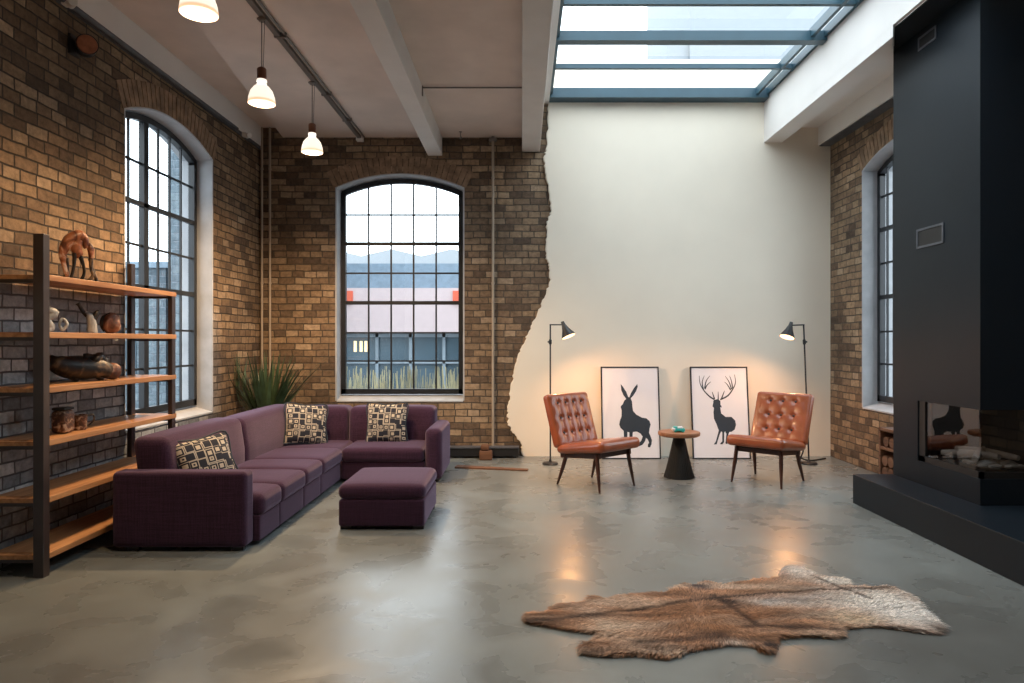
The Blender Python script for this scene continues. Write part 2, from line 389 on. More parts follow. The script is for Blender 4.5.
# ------------------------------------------------------------------ room shell
WW = 1.545                                                   # window opening width
Z0, ZS, RISE = bz(400.8), bz(187.6), bz(174) - bz(187.6)      # sill, spring, rise of the segmental arch
def arch_pts(ua, ub, zs, rise, n=20):
    w = (ub - ua) / 2; R = (w * w + rise * rise) / (2 * rise); zc = zs + rise - R; uc = (ua + ub) / 2
    a0 = math.asin(w / R)
    return [(uc + R * math.sin(-a0 + 2 * a0 * k / n), zc + R * math.cos(-a0 + 2 * a0 * k / n)) for k in range(n + 1)], (uc, zc, R, a0)
def wall(name, u0, u1, zt, opens, m, loc, rz, thick=.32):
    mb = MB()
    for y in (0, thick):
        cur = u0
        for ua, ub in opens:
            mb.add([(cur, y, 0), (ua, y, 0), (ua, y, zt), (cur, y, zt)], [(0, 1, 2, 3)])
            mb.add([(ua, y, 0), (ub, y, 0), (ub, y, Z0), (ua, y, Z0)], [(0, 1, 2, 3)])
            ar, _ = arch_pts(ua, ub, ZS, RISE)
            for (a, za), (b, zb) in zip(ar, ar[1:]): mb.add([(a, y, za), (b, y, zb), (b, y, zt), (a, y, zt)], [(0, 1, 2, 3)])
            cur = ub
        mb.add([(cur, y, 0), (u1, y, 0), (u1, y, zt), (cur, y, zt)], [(0, 1, 2, 3)])
    mb.add([(u0, 0, 0), (u0, thick, 0), (u0, thick, zt), (u0, 0, zt)], [(0, 1, 2, 3)])
    mb.add([(u1, 0, 0), (u1, thick, 0), (u1, thick, zt), (u1, 0, zt)], [(0, 1, 2, 3)])
    mb.add([(u0, 0, zt), (u1, 0, zt), (u1, thick, zt), (u0, thick, zt)], [(0, 1, 2, 3)])
    o = mb.build(name, m, uv=lambda c: (c.x, c.z)); o.location = loc; o.rotation_euler = (0, 0, rz)
    # soldier-course arch over every opening: bricks on edge, standing 6 mm proud
    if opens:
        am = MB()
        for ua, ub in opens:
            _, (uc, zc, R, a0) = arch_pts(ua, ub, ZS, RISE); a0 += .02; n = 25
            for k in range(n):
                t0 = -a0 + 2 * a0 * k / n + .0028; t1 = -a0 + 2 * a0 * (k + 1) / n - .0028
                r0 = R + .012; r1 = R + .225
                q = [(uc + r * math.sin(t), zc + r * math.cos(t)) for r, t in ((r0, t0), (r0, t1), (r1, t1), (r1, t0))]
                am.add([(a, -.006, b) for a, b in q] + [(a, .02, b) for a, b in q], [(0, 1, 2, 3), (0, 1, 5, 4), (1, 2, 6, 5), (2, 3, 7, 6), (3, 0, 4, 7)])
        am.build('brick_arch', M['arch_brick'], o)
    return struct(o)
YB = D + .02
wBackOpen = (bx(336.3), bx(462.9))
wall('wall_back', XL - .3, XR + .3, 4.7, [wBackOpen], M['brick'], (0, YB, 0), 0)
YLw = F * -XL / (VX - 212); YL0 = YLw - WW
wall('wall_left', YF, YB, 4.7, [(YL0, YLw)], M['brick_left'], (XL, 0, 0), PI / 2)
YRw = F * XR / (863 - VX); YR0 = YRw - WW
wall('wall_right', -YB, -YF, 4.7, [(-YRw, -YR0)], M['brick'], (XR, 0, 0), -PI / 2)
struct(MB().box((XL - .3, YF - .2, 0), (XR + .3, YF, 4.7)).build('wall_front', M['plaster']))
struct(MB().box((XL - .3, YF - .2, -.2), (XR + .3, YB + .3, 0)).build('floor', M['concrete']))

# plaster covering the right of the back wall, its left edge broken ragged over the brick
edge = [(549, 60), (548.5, 100), (548, 125), (546, 148), (544, 158), (544.5, 170), (548, 185), (550, 203), (550.5, 212), (547, 222), (546, 237), (545, 252), (547, 262), (549.5, 268),
        (550, 282), (546, 292), (541, 304), (537.4, 314.6), (531, 326), (527, 335), (522, 346), (518, 357), (514.4, 371), (511, 386), (508.5, 402),
        (507.5, 413), (508, 424), (511, 430), (517, 438), (521, 445), (522, 452), (525, 470)]
pts = []
for (a, b), (c, d) in zip(edge, edge[1:]):
    for k in range(6):
        t = k / 6; x = a + (c - a) * t + random.uniform(-1.1, 1.1); y = b + (d - b) * t
        pts.append((bx(x), max(0, bz(y))))
pts = [p for p in pts if p[1] > 0]; pts.append((bx(523.8), 0))
n = len(pts); pv = []; pf = []
for (x, z) in pts: pv += [(x, D - .012, z), (x, YB + .001, z), (XR, D - .012, z), (x + .012, D - .02, z)]
for i in range(n - 1):
    a, b = 4 * i, 4 * i + 4
    pf += [(a + 3, b + 3, b + 2, a + 2), (a, b, b + 3, a + 3), (a, b, b + 1, a + 1)]
o = MB().add(pv, pf).build('trim_1', M['plaster']); struct(o, 'cream plaster skin with a broken left edge over the brick')
# ceiling
zc = bz(137); zhi = bz(127.3); zsk = bz(103); xb3 = bx(539.7)
kx = lambda y: bx(282.5) + (D - y) * .124
mb = MB().prism([(kx(YF), YF), (bx(522) + .02, YF), (bx(522) + .02, YB), (kx(YB), YB)], zc, zc + .08)
mb.box((XL, YF, zhi), (xb3, YB, zhi + .12)); struct(mb.build('ceiling', M['ceiling_paint']))
tn = [1]
def trim(mb, m, label, **k):
    tn[0] += 1; return struct(mb.build('trim_%d' % tn[0], m, **k), label)
trim(MB().box((bx(522), YF, bz(151.5)), (xb3, YB, 4.5)), M['beam_paint'], 'white ceiling beam at the left edge of the skylight', bevel=.006)
trim(MB().box((bx(427.7), YF, bz(155.4)), (bx(442.1), YB, zc + .01)), M['beam_paint'], 'white ceiling beam left of the skylight beam', bevel=.006)
trim(MB().box((XL, YF, bz(146.6)), (XL + .035, YB, zhi + .01)), M['white_paint'], 'pale band above the left brick wall')
trim(MB().box((xb3, YF, zsk), (bx(549), YB, 4.5)), M['white_paint'], 'white ledge beside the skylight')
xbl, xbr = bx(763.6), bx(781.6); zb = bz(142.8)
ye = F * xbl / (893 - VX); ye2 = F * xbr / (893 - VX)
trim(MB().prism([(xbl, ye), (xbr, ye2), (xbr, YB), (xbl, YB)], zb, 3.907).box((xbl, ye, 3.905), (xbr, YB, 4.5)).box((xbl, YF, 3.905), (xbl + .03, ye, 4.5)), M['white_paint'], 'deep white beam at the right edge of the skylight')
zr = bz(128)
trim(MB().box((xbr, YF, zr), (XR, YB, zr + .1)), M['white_paint'], 'white ceiling strip above the right wall')
trim(MB().box((bx(817.6), YF, bz(145.6)), (XR, YB, zr + .02)), M['white_paint'], 'white band above the right brick wall')
trim(MB().box((bx(819), YF, bz(145.6) - .012), (XR, YB, bz(145.6))), M['dark_steel'], 'dark steel plate under the right band')
trim(MB().box((bx(549), YF, zsk), (xbl, 2.0, 4.5)), M['white_paint'], 'white ceiling in front of the skylight')

# skylight
sk = thing('window_4', None, None); sk['kind'] = 'structure'
xs0, xs1 = bx(549), xbl
fr = MB()
for y, w, z0, z1 in ((8.16, .13, zsk, 4.41), (7.35, .045, 4.335, 4.385), (6.61, .11, zsk, 4.39), (5.95, .045, 4.335, 4.385), (5.15, .11, zsk, 4.39), (4.35, .045, 4.335, 4.385), (3.6, .11, zsk, 4.39), (2.8, .045, 4.335, 4.385), (2.06, .11, zsk, 4.41)):
    fr.box((xs0, y - w / 2 + .02, z0), (xs1, y + w / 2 + .02, z1))
fr.box((xs0, YB - .08, zsk), (xs1, YB, 4.45))
for x in (xs0 + .015, xs1 - .14, xs1 - .012): fr.box((x - .018, 2.0, 4.33), (x + .018, YB, 4.42))
fr.build('frame', M['steel_blue'], sk)
MB().add([(xs0, 2.0, 4.40), (xs1, 2.0, 4.40), (xs1, YB, 4.40), (xs0, YB, 4.40)], [(0, 1, 2, 3)]).build('pane', M['glass'], sk)
sc_ = MB().box((xs0 - .1, 2.0, 4.5), (xs0, YB, 4.52)).build('kerb', M['white_paint'], sk)

# windows
def window(name, ua, ub, vs, hs, loc, rz, thickset):
    w = thing(name, None, None, loc, rz); w['kind'] = 'structure'
    T = .32; dep = .15
    ar, _ = arch_pts(ua, ub, ZS, RISE)
    # reveal lining with sloping sill
    mb = MB()
    prof = [(ua, Z0)] + ar + [(ub, Z0)]
    cx = (ua + ub) / 2
    for (a, za), (b, zb_) in zip(prof, prof[1:]):
        ia = a + (.012 if a < cx else -.012); ib = b + (.012 if b < cx else -.012)
        mb.add([(a, -.004, za), (b, -.004, zb_), (ib, T, zb_ - .01), (ia, T, za - .01)], [(0, 1, 2, 3)])
    o2 = 0.018    # thin plaster lip returning on the wall face
    for (a, za), (b, zb_) in zip(prof, prof[1:]):
        oa = a - o2 if a < cx else a + o2; ob = b - o2 if b < cx else b + o2
        mb.add([(a, -.004, za), (b, -.004, zb_), (ob, -.004, zb_ + o2 * .6 * (zb_ > Z0)), (oa, -.004, za + o2 * .6 * (za > Z0))], [(0, 1, 2, 3)])
    mb.build('reveal', M['reveal'], w)
    MB().add([(ua, -.006, Z0 - .015), (ub, -.006, Z0 - .015), (ua, -.006, Z0), (ub, -.006, Z0), (ua, dep + .1, Z0 + .07), (ub, dep + .1, Z0 + .07), (ua, dep + .1, Z0 - .015), (ub, dep + .1, Z0 - .015)],
             [(0, 1, 3, 2), (2, 3, 5, 4), (4, 5, 7, 6), (0, 2, 4, 6), (1, 3, 5, 7)]).build('sill', M['reveal'], w)
    zb0 = Z0 + .068; fw = .055; ins = .014
    fa, fb = ua + ins, ub - ins
    fo, _ = arch_pts(fa, fb, ZS - .012, RISE - .006)
    fi, (uc, zcn, R, a0) = arch_pts(fa + fw, fb - fw, ZS - .05, RISE - .022)
    def ztop(u): return zcn + math.sqrt(max(0, R * R - (u - uc) ** 2))
    mb = MB(); y0, y1 = dep, dep + .06
    for i in range(len(fo) - 1):
        q = [fo[i], fo[i + 1], fi[i + 1], fi[i]]
        mb.add([(a, y0, b) for a, b in q] + [(a, y1, b) for a, b in q], [(0, 1, 2, 3), (4, 5, 6, 7), (3, 2, 6, 7), (0, 1, 5, 4)])
    mb.box((fa, y0, zb0), (fa + fw, y1, fi[0][1])); mb.box((fb - fw, y0, zb0), (fb, y1, fi[-1][1]))
    for e, (p, q) in ((0, (fo[0], fi[0])), (1, (fo[-1], fi[-1]))):
        xa, xb_ = sorted((p[0], q[0])); mb.box((xa, y0, q[1] - .02), (xb_, y1, min(p[1], q[1]) + .03))
    mb.box((fa, y0, zb0), (fb, y1, zb0 + .065))
    mb.build('frame', M['window_black'], w)
    mb = MB()
    for u, wd in vs: mb.box((u - wd / 2, y0 + (.004 if wd > .03 else .02), zb0 + .05), (u + wd / 2, y1 - (.006 if wd > .03 else .022), ztop(u) + .01))
    for z, wd in hs: mb.box((fa + fw - .01, y0 + (.004 if wd > .03 else .021), z - wd / 2), (fb - fw + .01, y1 - .023, z + wd / 2))
    mb.build('glazing_bars', M['window_black'], w)
    mb = MB()
    for (a, za), (b, zb_) in zip(fo, fo[1:]): mb.add([(a, y0 + .035, zb0), (b, y0 + .035, zb0), (b, y0 + .035, zb_), (a, y0 + .035, za)], [(0, 1, 2, 3)])
    mb.build('pane', M['glass'], w)
    return w
rows = [(bz(212), .02), (bz(241.7), .04), (bz(271.7), .02), (bz(302), .045), (bz(332.6), .02), (bz(361.5), .02)]
ua, ub = wBackOpen
wi = ua + .07; wj = ub - .07
window('window_1', ua, ub, [(wi + (wj - wi) * k / 5, .02) for k in range(1, 5)], rows, (0, YB, 0), 0, 0)
u2, v2 = YL0, YLw
def yl(px): return F * -(XL - .15) / (VX - px)
window('window_2', u2, v2, [(yl(131.5), .02), (yl(147), .075), (yl(161), .02), (yl(172.3), .02), (yl(183.5), .02)], rows, (XL, 0, 0), PI / 2, 0)
a_, b_ = -YRw, -YR0
window('window_3', a_, b_, [(a_ + .17, .02)] + [(a_ + .07 + .235 * k, .02 if k != 3 else .06) for k in range(2, 6)] + [(a_ + .30, .03)], rows, (XR, 0, 0), -PI / 2, 0)

# ------------------------------------------------------------------ services on walls and ceiling
def pipe(px, y0, y1, r, label, yw=YB):
    x = bx(px); o = MB().tube([(x, yw - .04, max(0, bz(y1))), (x, yw - .04, bz(y0))], r, 12)
    t = thing('vertical_pipe', label, 'pipe', (0, 0, 0)); o.build('tube', M['pipe'], t, True)
    for z in (bz(y1) + (.9 if bz(y1) > .3 else 1.2), bz(y0) - .5, 2.1): MB().lathe([(r + .004, -.012), (r + .004, .012)], 12, (x, yw - .04, z)).box((x - .006, yw - .04, z - .006), (x + .006, yw, z + .006)).build('clip', M['pipe'], t)
    return t
pipe(262.5, 128, 470, .014, 'thin vertical pipe nearest the left corner of the back wall', YB)
pipe(270.5, 128, 470, .014, 'thin vertical pipe just right of the corner pipe, behind the plant')
p3 = pipe(493, 137, 446, .016, 'pale vertical pipe right of the arched back window')
MB().lathe([(.045, 0), (.05, .01), (.05, .03), (.02, .05)], 16, (bx(493), YB - .04, zc - .06)).build('collar', M['grey_metal'], p3, True)
t = thing('tie_rod', 'thin dark horizontal rod between the two ceiling beams', 'rod', (0, 0, 0))
yr = (zc - H) * F / (VY - 85.6)
MB().tube([(bx(442), yr, zc - .02), (0.0, yr, zc - .02)], .008, 8).build('rod', M['grey_metal'], t)
MB().box((bx(442), yr - .012, zc - .10), (bx(442) + .012, yr + .012, zc - .005)).build('hook', M['grey_metal'], t)
# small ceiling hook near the back wall
t = thing('ceiling_hook', 'small metal hook under the ceiling by the back wall', 'hook', (bx(462), 8.1, zc))
MB().tube([(0, 0, 0), (0, 0, -.05), (.012, 0, -.07), (0, 0, -.085), (-.012, 0, -.075)], .005, 8, smooth=3).lathe([(.02, -.004), (.02, 0)], 12).build('hook', M['grey_metal'], t, True)
# track
t = thing('ceiling_track', 'long metal lighting track under the ceiling holding the pendants', 'track', (0, 0, 0))
xt = -1.965
MB().box((xt - .022, YF, zc - .035), (xt + .022, YB - .03, zc)).build('rail', M['grey_metal'], t, bevel=.003)
MB().tube([(xt + .055, YF, zc - .014), (xt + .055, YB - .05, zc - .014)], .010, 8).build('conduit', M['grey_metal'], t, True)
MB().box((xt - .04, YB - .09, zc - .06), (xt + .04, YB - .01, zc - .001)).build('end_box', M['white_plastic'], t, bevel=.005)
for y in (3.0, 4.2, 5.5, 6.8, 7.6): MB().box((xt - .03, y - .012, zc - .04), (xt + .07, y + .012, zc - .001)).build('bracket', M['grey_metal'], t)
# pendants
def pendant(x, y, zbot, label, pw=1):
    p = thing('pendant_lamp', label, 'pendant lamp', (x, y, zbot), group='glass pendant lamps')
    H_ = zc - zbot
    s = MB().lathe([(.098, 0), (.099, .012), (.094, .05), (.080, .095), (.055, .128), (.034, .142), (.030, .142), (.050, .124), (.075, .092), (.089, .048), (.093, .012), (.093, 0)], 36, cap=False)
    s.f.append(tuple()) if False else None
    s.build('lamp_shade', M['shade'], p, True)
    MB().lathe([(.034, .14), (.038, .148), (.030, .156), (.038, .166), (.036, .182), (.026, .186)], 28).build('glass_neck', M['shade'], p, True)
    MB().lathe([(.022, .184), (.034, .186), (.034, .262), (.026, .272), (.008, .278)], 28).build('lamp_cap', M['copper'], p, True)
    MB().tube([(0, 0, .275), (0, 0, H_ - .06)], .0035, 8).tube([(.012, 0, .275), (.022, 0, H_ - .05)], .0022, 6).build('cord', M['cable'], p)
    MB().lathe([(.02, H_ - .065), (.028, H_ - .055), (.028, H_ - .037)], 16).box((-.035, -.008, H_ - .05), (.035, .008, H_ - .037)).build('hanger', M['grey_metal'], p)
    MB().lathe([(.004, .04), (.022, .05), (.030, .07), (.022, .095), (.012, .12)], 16).build('bulb', M['lamp_white'], p, True)
    l = bpy.data.lights.new('pendant_light', 'SPOT'); l.energy = PEND * pw; l.color = (1, .66, .36); l.shadow_soft_size = .05; l.spot_size = math.radians(165); l.spot_blend = .8
    lo = bpy.data.objects.new('pendant_light', l); C.objects.link(lo); lo.parent = p; lo.location = (0, 0, .004)
PEND = 135
pendant(-1.98, 6.445, 3.178, 'lit glass pendant lamp nearest the back wall', 1.9)
pendant(-1.97, 5.17, 3.195, 'lit glass pendant lamp in the middle of the row', .7)
pendant(-1.76, 3.72, 3.18, 'lit glass pendant lamp at the top, cut by the picture edge', .6)
# left wall fittings
t = thing('wall_conduit', 'dark conduit along the top of the left brick wall', 'conduit', (0, 0, 0))
MB().tube([(XL + .05, 3.1, bz(146.6) - .02), (XL + .05, 7.55, bz(146.6) - .02)], .02, 10).build('pipe', M['dark_steel'], t, True)
MB().box((XL, YF, bz(146.6) - .035), (XL + .028, YB, bz(146.6))).build('channel', M['dark_steel'], t)
def camera_thing(y, label):
    z = bz(146.6) - .03
    t = thing('wall_sensor', label, 'sensor', (XL + .08, y, z), group='white sensors under the pale band')
    MB().box((-.05, -.03, -.02), (0, .03, .03)).build('bracket', M['white_plastic'], t, bevel=.006)
    MB().tube([(0, 0, -.01), (.05, -.05, -.015)], .028, 16).build('head', M['white_plastic'], t, True)
camera_thing(7.75, 'small white sensor at the far end of the left wall conduit')
camera_thing(4.72, 'small white sensor at the near end of the left wall conduit')
t = thing('wall_spotlight', 'round rust-faced spotlight on a black bracket high on the left wall', 'spotlight', (XL, 4.86, 3.50))
MB().box((0, -.05, -.07), (.02, .05, .07)).tube([(.01, 0, 0), (.09, 0, 0)], .014, 8).build('bracket', M['lampblack'], t)
d = Vector((.62, -.78, -.1)).normalized(); c0 = Vector((.10, 0, 0))
MB().tube([c0 - d * .07, c0 - d * .05, c0 + d * .05], [.045, .068, .07], 28).build('housing', M['lampblack'], t, True)
MB().tube([c0 + d * .0501, c0 + d * .058], [.064, .060], 28).build('face', M['rust_disc'], t, True)

# ------------------------------------------------------------------ shelving
SX0, SX1, SY0, SY1 = XL + .035, -2.825, 4.06, 5.55
t = thing('shelving_unit', 'open shelving unit with oak boards on dark steel posts', 'shelf', (0, 0, 0))
for (x, y, zt) in ((SX1 - .03, SY0, 2.035), (SX1 - .02, SY1, 1.80), (SX0 + .02, SY1 - .05, 2.02)):
    big = y < 5
    hw = .031 if big else .018
    MB().box((x - hw, y - .03, 0), (x + hw, y + .025, zt)).build('post', M['post'], t, bevel=.003)
ZB = [1.797, 1.453, 1.125, .808, .470, .135]
for z in ZB:
    MB().box((SX0, SY0 + .022, z - .036), (SX1, SY1 + .035, z)).build('board', M['oak'], t, bevel=.003)
    MB().box((SX0, SY0 - .012, z - .052), (SX1 - .06, SY0 + .02, z - .03), 0).build('rail', M['post'], t)
    MB().box((SX0, SY1 - .03, z - .054), (SX1 - .02, SY1 - .01, z - .037)).build('rail', M['post'], t)
    MB().box((SX0, SY0 - .016, z - .03), (SX1 - .062, SY0 + .021, z - .004)).build('end_edge', M['oak'], t)

def onboard(px, x, zi):     # place on the board at depth seen at column px
    return (x, F * x / (px - VX), ZB[zi] + .001)
# animal sculpture
t = thing('animal_sculpture', 'glazed brown and white four-legged animal figure on the top board', 'sculpture', onboard(80, -2.98, 0), -.85)
def S(a, z, y=0): return (y, a, z)       # drawn in the plane along the shelf
b = MB()
b.tube([S(-.10, .03), S(-.125, .12), S(-.135, .20), S(-.09, .28), S(-.01, .325), S(.035, .30), S(.05, .24)], [.018, .022, .035, .05, .045, .038, .02], 14, smooth=4)
b.tube([S(-.02, .30), S(-.03, .24), S(-.0, .18, .01)], [.05, .05, .03], 14, smooth=4)
b.build('body', M['animal_glaze'], t, True)
for pts in ([S(-.11, .16), S(-.10, .09), S(-.115, .045), S(-.135, .008)], [S(-.045, .20, .02), S(-.05, .12, .02), S(-.065, .05, .02), S(-.08, .008, .02)],
            [S(.0, .20, -.02), S(.03, .12, -.02), S(.035, .06, -.02), S(.01, .008, -.02)], [S(.085, .17, .02), S(.085, .10, .02), S(.10, .05, .02), S(.065, .008, .02)], [S(.085, .17, -.01), S(.10, .10, -.01), S(.125, .05, -.01), S(.135, .008, -.01)]):
    MB().tube(pts, [.021, .014, .013, .016], 10, smooth=4).build('leg', M['dark_glaze'], t, True)
MB().tube([S(.07, .28), S(.085, .24), S(.09, .17)], [.012, .03, .018], 12, smooth=4).build('head', M['animal_glaze'], t, True)
t.scale = (.72, .72, .95)
# pale looped figure
t = thing('loop_sculpture', 'pale grey looped figure beside the near post on the second board', 'sculpture', onboard(51, -2.93, 1), -.8)
MB().tube([S(-.03, .006), S(.0, .03), S(-.02, .08), S(.02, .12), S(-.03, .15), S(-.02, .17)], [.03, .022, .022, .024, .022, .014], 12, smooth=5).build('body', M['grey_glaze'], t, True)
MB().tube([S(.06, .012), S(.045, .05), S(.062, .085), S(.085, .05), S(.06, .012)], .009, 10, smooth=5).build('ring', M['grey_glaze'], t, True)
# dark and white figurine
t = thing('bird_figurine', 'small black and white bird-like figurine in the middle of the second board', 'figurine', onboard(92, -2.97, 1), -.8)
MB().tube([S(.0, .004), S(.0, .06), S(-.012, .11), S(-.04, .145)], [.034, .03, .026, .012], 14, smooth=4).build('body', M['grey_glaze'], t, True)
MB().tube([S(-.03, .12), S(-.055, .15), S(-.075, .19), S(-.085, .205)], [.016, .013, .012, .018], 10, smooth=4).tube([S(.01, .10), S(.03, .14), S(.04, .16)], [.022, .02, .005], 10, smooth=3).build('wing', M['dark_glaze'], t, True)
# rust lump
t = thing('stone_head', 'rounded rust and black stone head at the right of the second board', 'sculpture', onboard(110, -3.0, 1), -.75)
def lump(c, sz, m, name, par, seed, amp=.25, res=3):
    me = bpy.data.meshes.new(name); bm = bmesh.new(); bmesh.ops.create_icosphere(bm, subdivisions=res, radius=1)
    for v in bm.verts:
        k = 1 + amp * noise.noise(v.co * 1.6 + Vector((seed, seed * 2, 0))) + amp * .4 * noise.noise(v.co * 4 + Vector((seed, 0, 0)))
        v.co = Vector((v.co.x * sz[0] * k, v.co.y * sz[1] * k, v.co.z * sz[2] * k)) + Vector(c)
    bm.to_mesh(me); bm.free(); return link(me, name, m, par, True)
lump((0, .01, .085), (.05, .075, .085), M['stone_glaze'], 'head', t, 3.1)
MB().tube([S(-.045, .02), S(-.07, .07), S(-.055, .13), S(0, .16)], [.012, .014, .014, .012], 10, smooth=4).build('band', M['dark_glaze'], t, True)
t.scale = (.8, .8, .9)
# dark creature
t = thing('dark_creature_sculpture', 'large black-brown glazed creature lying on the third board', 'sculpture', onboard(83, -2.99, 2), -.6)
b = MB().tube([S(-.20, .165), S(-.17, .13), S(-.10, .10), S(0, .09), S(.10, .085), S(.17, .06)], [.022, .055, .075, .08, .07, .05], 16, smooth=4)
b.build('body', M['dark_glaze'], t, True)
lump((0, .18, .062), (.055, .07, .058), M['stone_glaze'], 'head', t, 8.0, .15)
lump((0, .07, .135), (.055, .085, .06), M['dark_glaze'], 'hump', t, 5.0, .6)
MB().tube([S(-.16, .13), S(-.19, .155), S(-.225, .15)], [.03, .028, .016], 10, smooth=4).build('tail', M['dark_glaze'], t, True)
for a in (-.08, .08): MB().tube([S(a, .05), S(a + .03, .02), S(a + .05, .012)], [.03, .022, .012], 10, smooth=4).build('foot', M['dark_glaze'], t, True)
# carved boxes
t = thing('carved_jar', 'tall carved brown jar by the near post on the fourth board', 'jar', onboard(63, -2.95, 3))
MB().rbox((0, 0, .075), (.10, .115, .15), .03, N_=4).build('body', M['relief'], t, True)
MB().rbox((0, 0, .157), (.085, .10, .018), .008, N_=2).build('rim', M['dark_glaze'], t, True)
t = thing('carved_mug', 'small carved brown mug with a handle on the fourth board', 'mug', onboard(79, -2.95, 3), -.9)
MB().lathe([(.040, 0), (.045, .01), (.047, .09), (.050, .10), (.044, .10), (.042, .02)], 24, cap=True).build('body', M['relief'], t, True)
MB().tube([S(.045, .09), S(.08, .095), S(.085, .06), S(.06, .03), S(.045, .025)], .006, 10, smooth=4).build('handle', M['dark_glaze'], t, True)

# ------------------------------------------------------------------ sofa
t = thing('sectional_sofa', 'long plum L-shaped sectional sofa along the left and back walls', 'sofa', (0, 0, 0))
P_ = M['purple']
def cush(name, x0, x1, y0, y1, z0, z1, r, par, bulge=0, fn=None, N_=8, m=P_, rot=None):
    return MB().rbox(((x0 + x1) / 2, (y0 + y1) / 2, (z0 + z1) / 2), (x1 - x0 - .006, y1 - y0 - .006, z1 - z0), r, (bulge, 0), N_, fn, rot=rot).build(name, m, par, True, angle=60)
FX = -1.80; BK = -2.66
ys = [4.67, 5.06, 5.615, 6.09, 6.74]
cush('armrest', BK - .07, -1.829, 4.525, 4.68, .025, .53, .035, t)
for a, b in zip(ys, ys[1:]):
    cush('base_panel', BK, FX + .01, a, b, .03, .205, .012, t)
    cush('seat_cushion', -2.45, FX + .035, a, b, .20, .345, .045, t, .02)
cush('base_panel', BK, FX, 6.74, 7.55, .03, .205, .012, t)
cush('seat_cushion', -2.45, FX + .01, 6.74, 7.36, .20, .338, .045, t, .01)
cush('base_panel', FX, -.965, 6.76, 7.55, .03, .205, .012, t)
cush('seat_cushion', FX + .01, -.968, 6.73, 7.36, .20, .34, .045, t, .015)
cush('armrest', -.965, -.787, 6.73, 7.56, .025, .535, .06, t)
lean = lambda q, u: (q.x - .04 * max(0, u[2]), q.y, q.z)
leanb = lambda q, u: (q.x, q.y + .04 * max(0, u[2]), q.z)
cush('back_cushion', BK, -2.40, 4.685, 5.97, .20, .735, .06, t, .01, lean)
cush('back_cushion', BK, -2.40, 5.97, 7.40, .20, .72, .06, t, .01, lean)
cush('back_cushion', -2.45, -1.858, 7.27, 7.56, .20, .69, .055, t, .01, leanb)
cush('back_cushion', -1.858, -.93, 7.27, 7.56, .20, .69, .055, t, .01, leanb)
for x, y in ((-2.6, 4.56), (-1.9, 4.56), (-1.9, 5.7), (-1.88, 6.8), (-.88, 6.8), (-.88, 7.5)): MB().box((x - .04, y, 0), (x + .04, y + .04, .032)).build('foot', M['lampblack'], t)
t = thing('ottoman', 'square plum ottoman standing in front of the sofa', 'ottoman', (-1.041, 5.41, 0))
cush('base', -.322, .322, -.36, .36, .025, .225, .02, t)
cush('cushion', -.33, .33, -.367, .367, .222, .335, .05, t, .018)
for x in (-.27, .27):
    for y in (-.31, .31): MB().box((x - .04, y - .02, 0), (x + .04, y + .02, .03)).build('foot', M['lampblack'], t)
def pillow(loc, rot, w, label):
    t = tag(bpy.data.objects.new('throw_pillow', None), label, 'pillow', 'patterned throw pillows on the sofa'); C.objects.link(t)
    t.location = loc; t.rotation_euler = rot; n = 18; vs = []; fs = []
    for s_ in (1, -1):
        for i in range(n + 1):
            for j in range(n + 1):
                u = -1 + 2 * i / n; v = -1 + 2 * j / n
                th = .075 * (max(0, 1 - u * u) ** .45) * (max(0, 1 - v * v) ** .45)
                k = 1 - .06 * (1 - u * u) * (v * v) ; k2 = 1 - .06 * (1 - v * v) * (u * u)
                vs.append((u * w / 2 * k2, -s_ * th, v * w / 2 * k))
    for s_ in (0, 1):
        o_ = s_ * (n + 1) ** 2
        for i in range(n):
            for j in range(n):
                q = [o_ + i * (n + 1) + j, o_ + (i + 1) * (n + 1) + j, o_ + (i + 1) * (n + 1) + j + 1, o_ + i * (n + 1) + j + 1]
                fs.append(tuple(q if s_ == 0 else reversed(q)))
    MB().add(vs, fs).build('cushion', M['pattern'], t, True, angle=180)
    e = w / 2
    MB().tube([(-e, 0, -e), (0, 0, -e * .94), (e, 0, -e), (e * .94, 0, 0), (e, 0, e), (0, 0, e * .94), (-e, 0, e), (-e * .94, 0, 0), (-e, 0, -e)], .006, 8, smooth=4).build('piping', M['ink'], t, True)
R_ = math.radians
pillow((-2.27, 4.92, .515), (R_(-22), R_(-8), R_(50)), .40, 'patterned throw pillow nearest the front armrest')
pillow((-2.22, 7.02, .545), (R_(-20), R_(6), R_(28)), .42, 'patterned throw pillow leaning in the sofa corner')
pillow((-1.42, 7.17, .535), (R_(-14), 0, R_(0)), .42, 'patterned throw pillow upright on the back section')

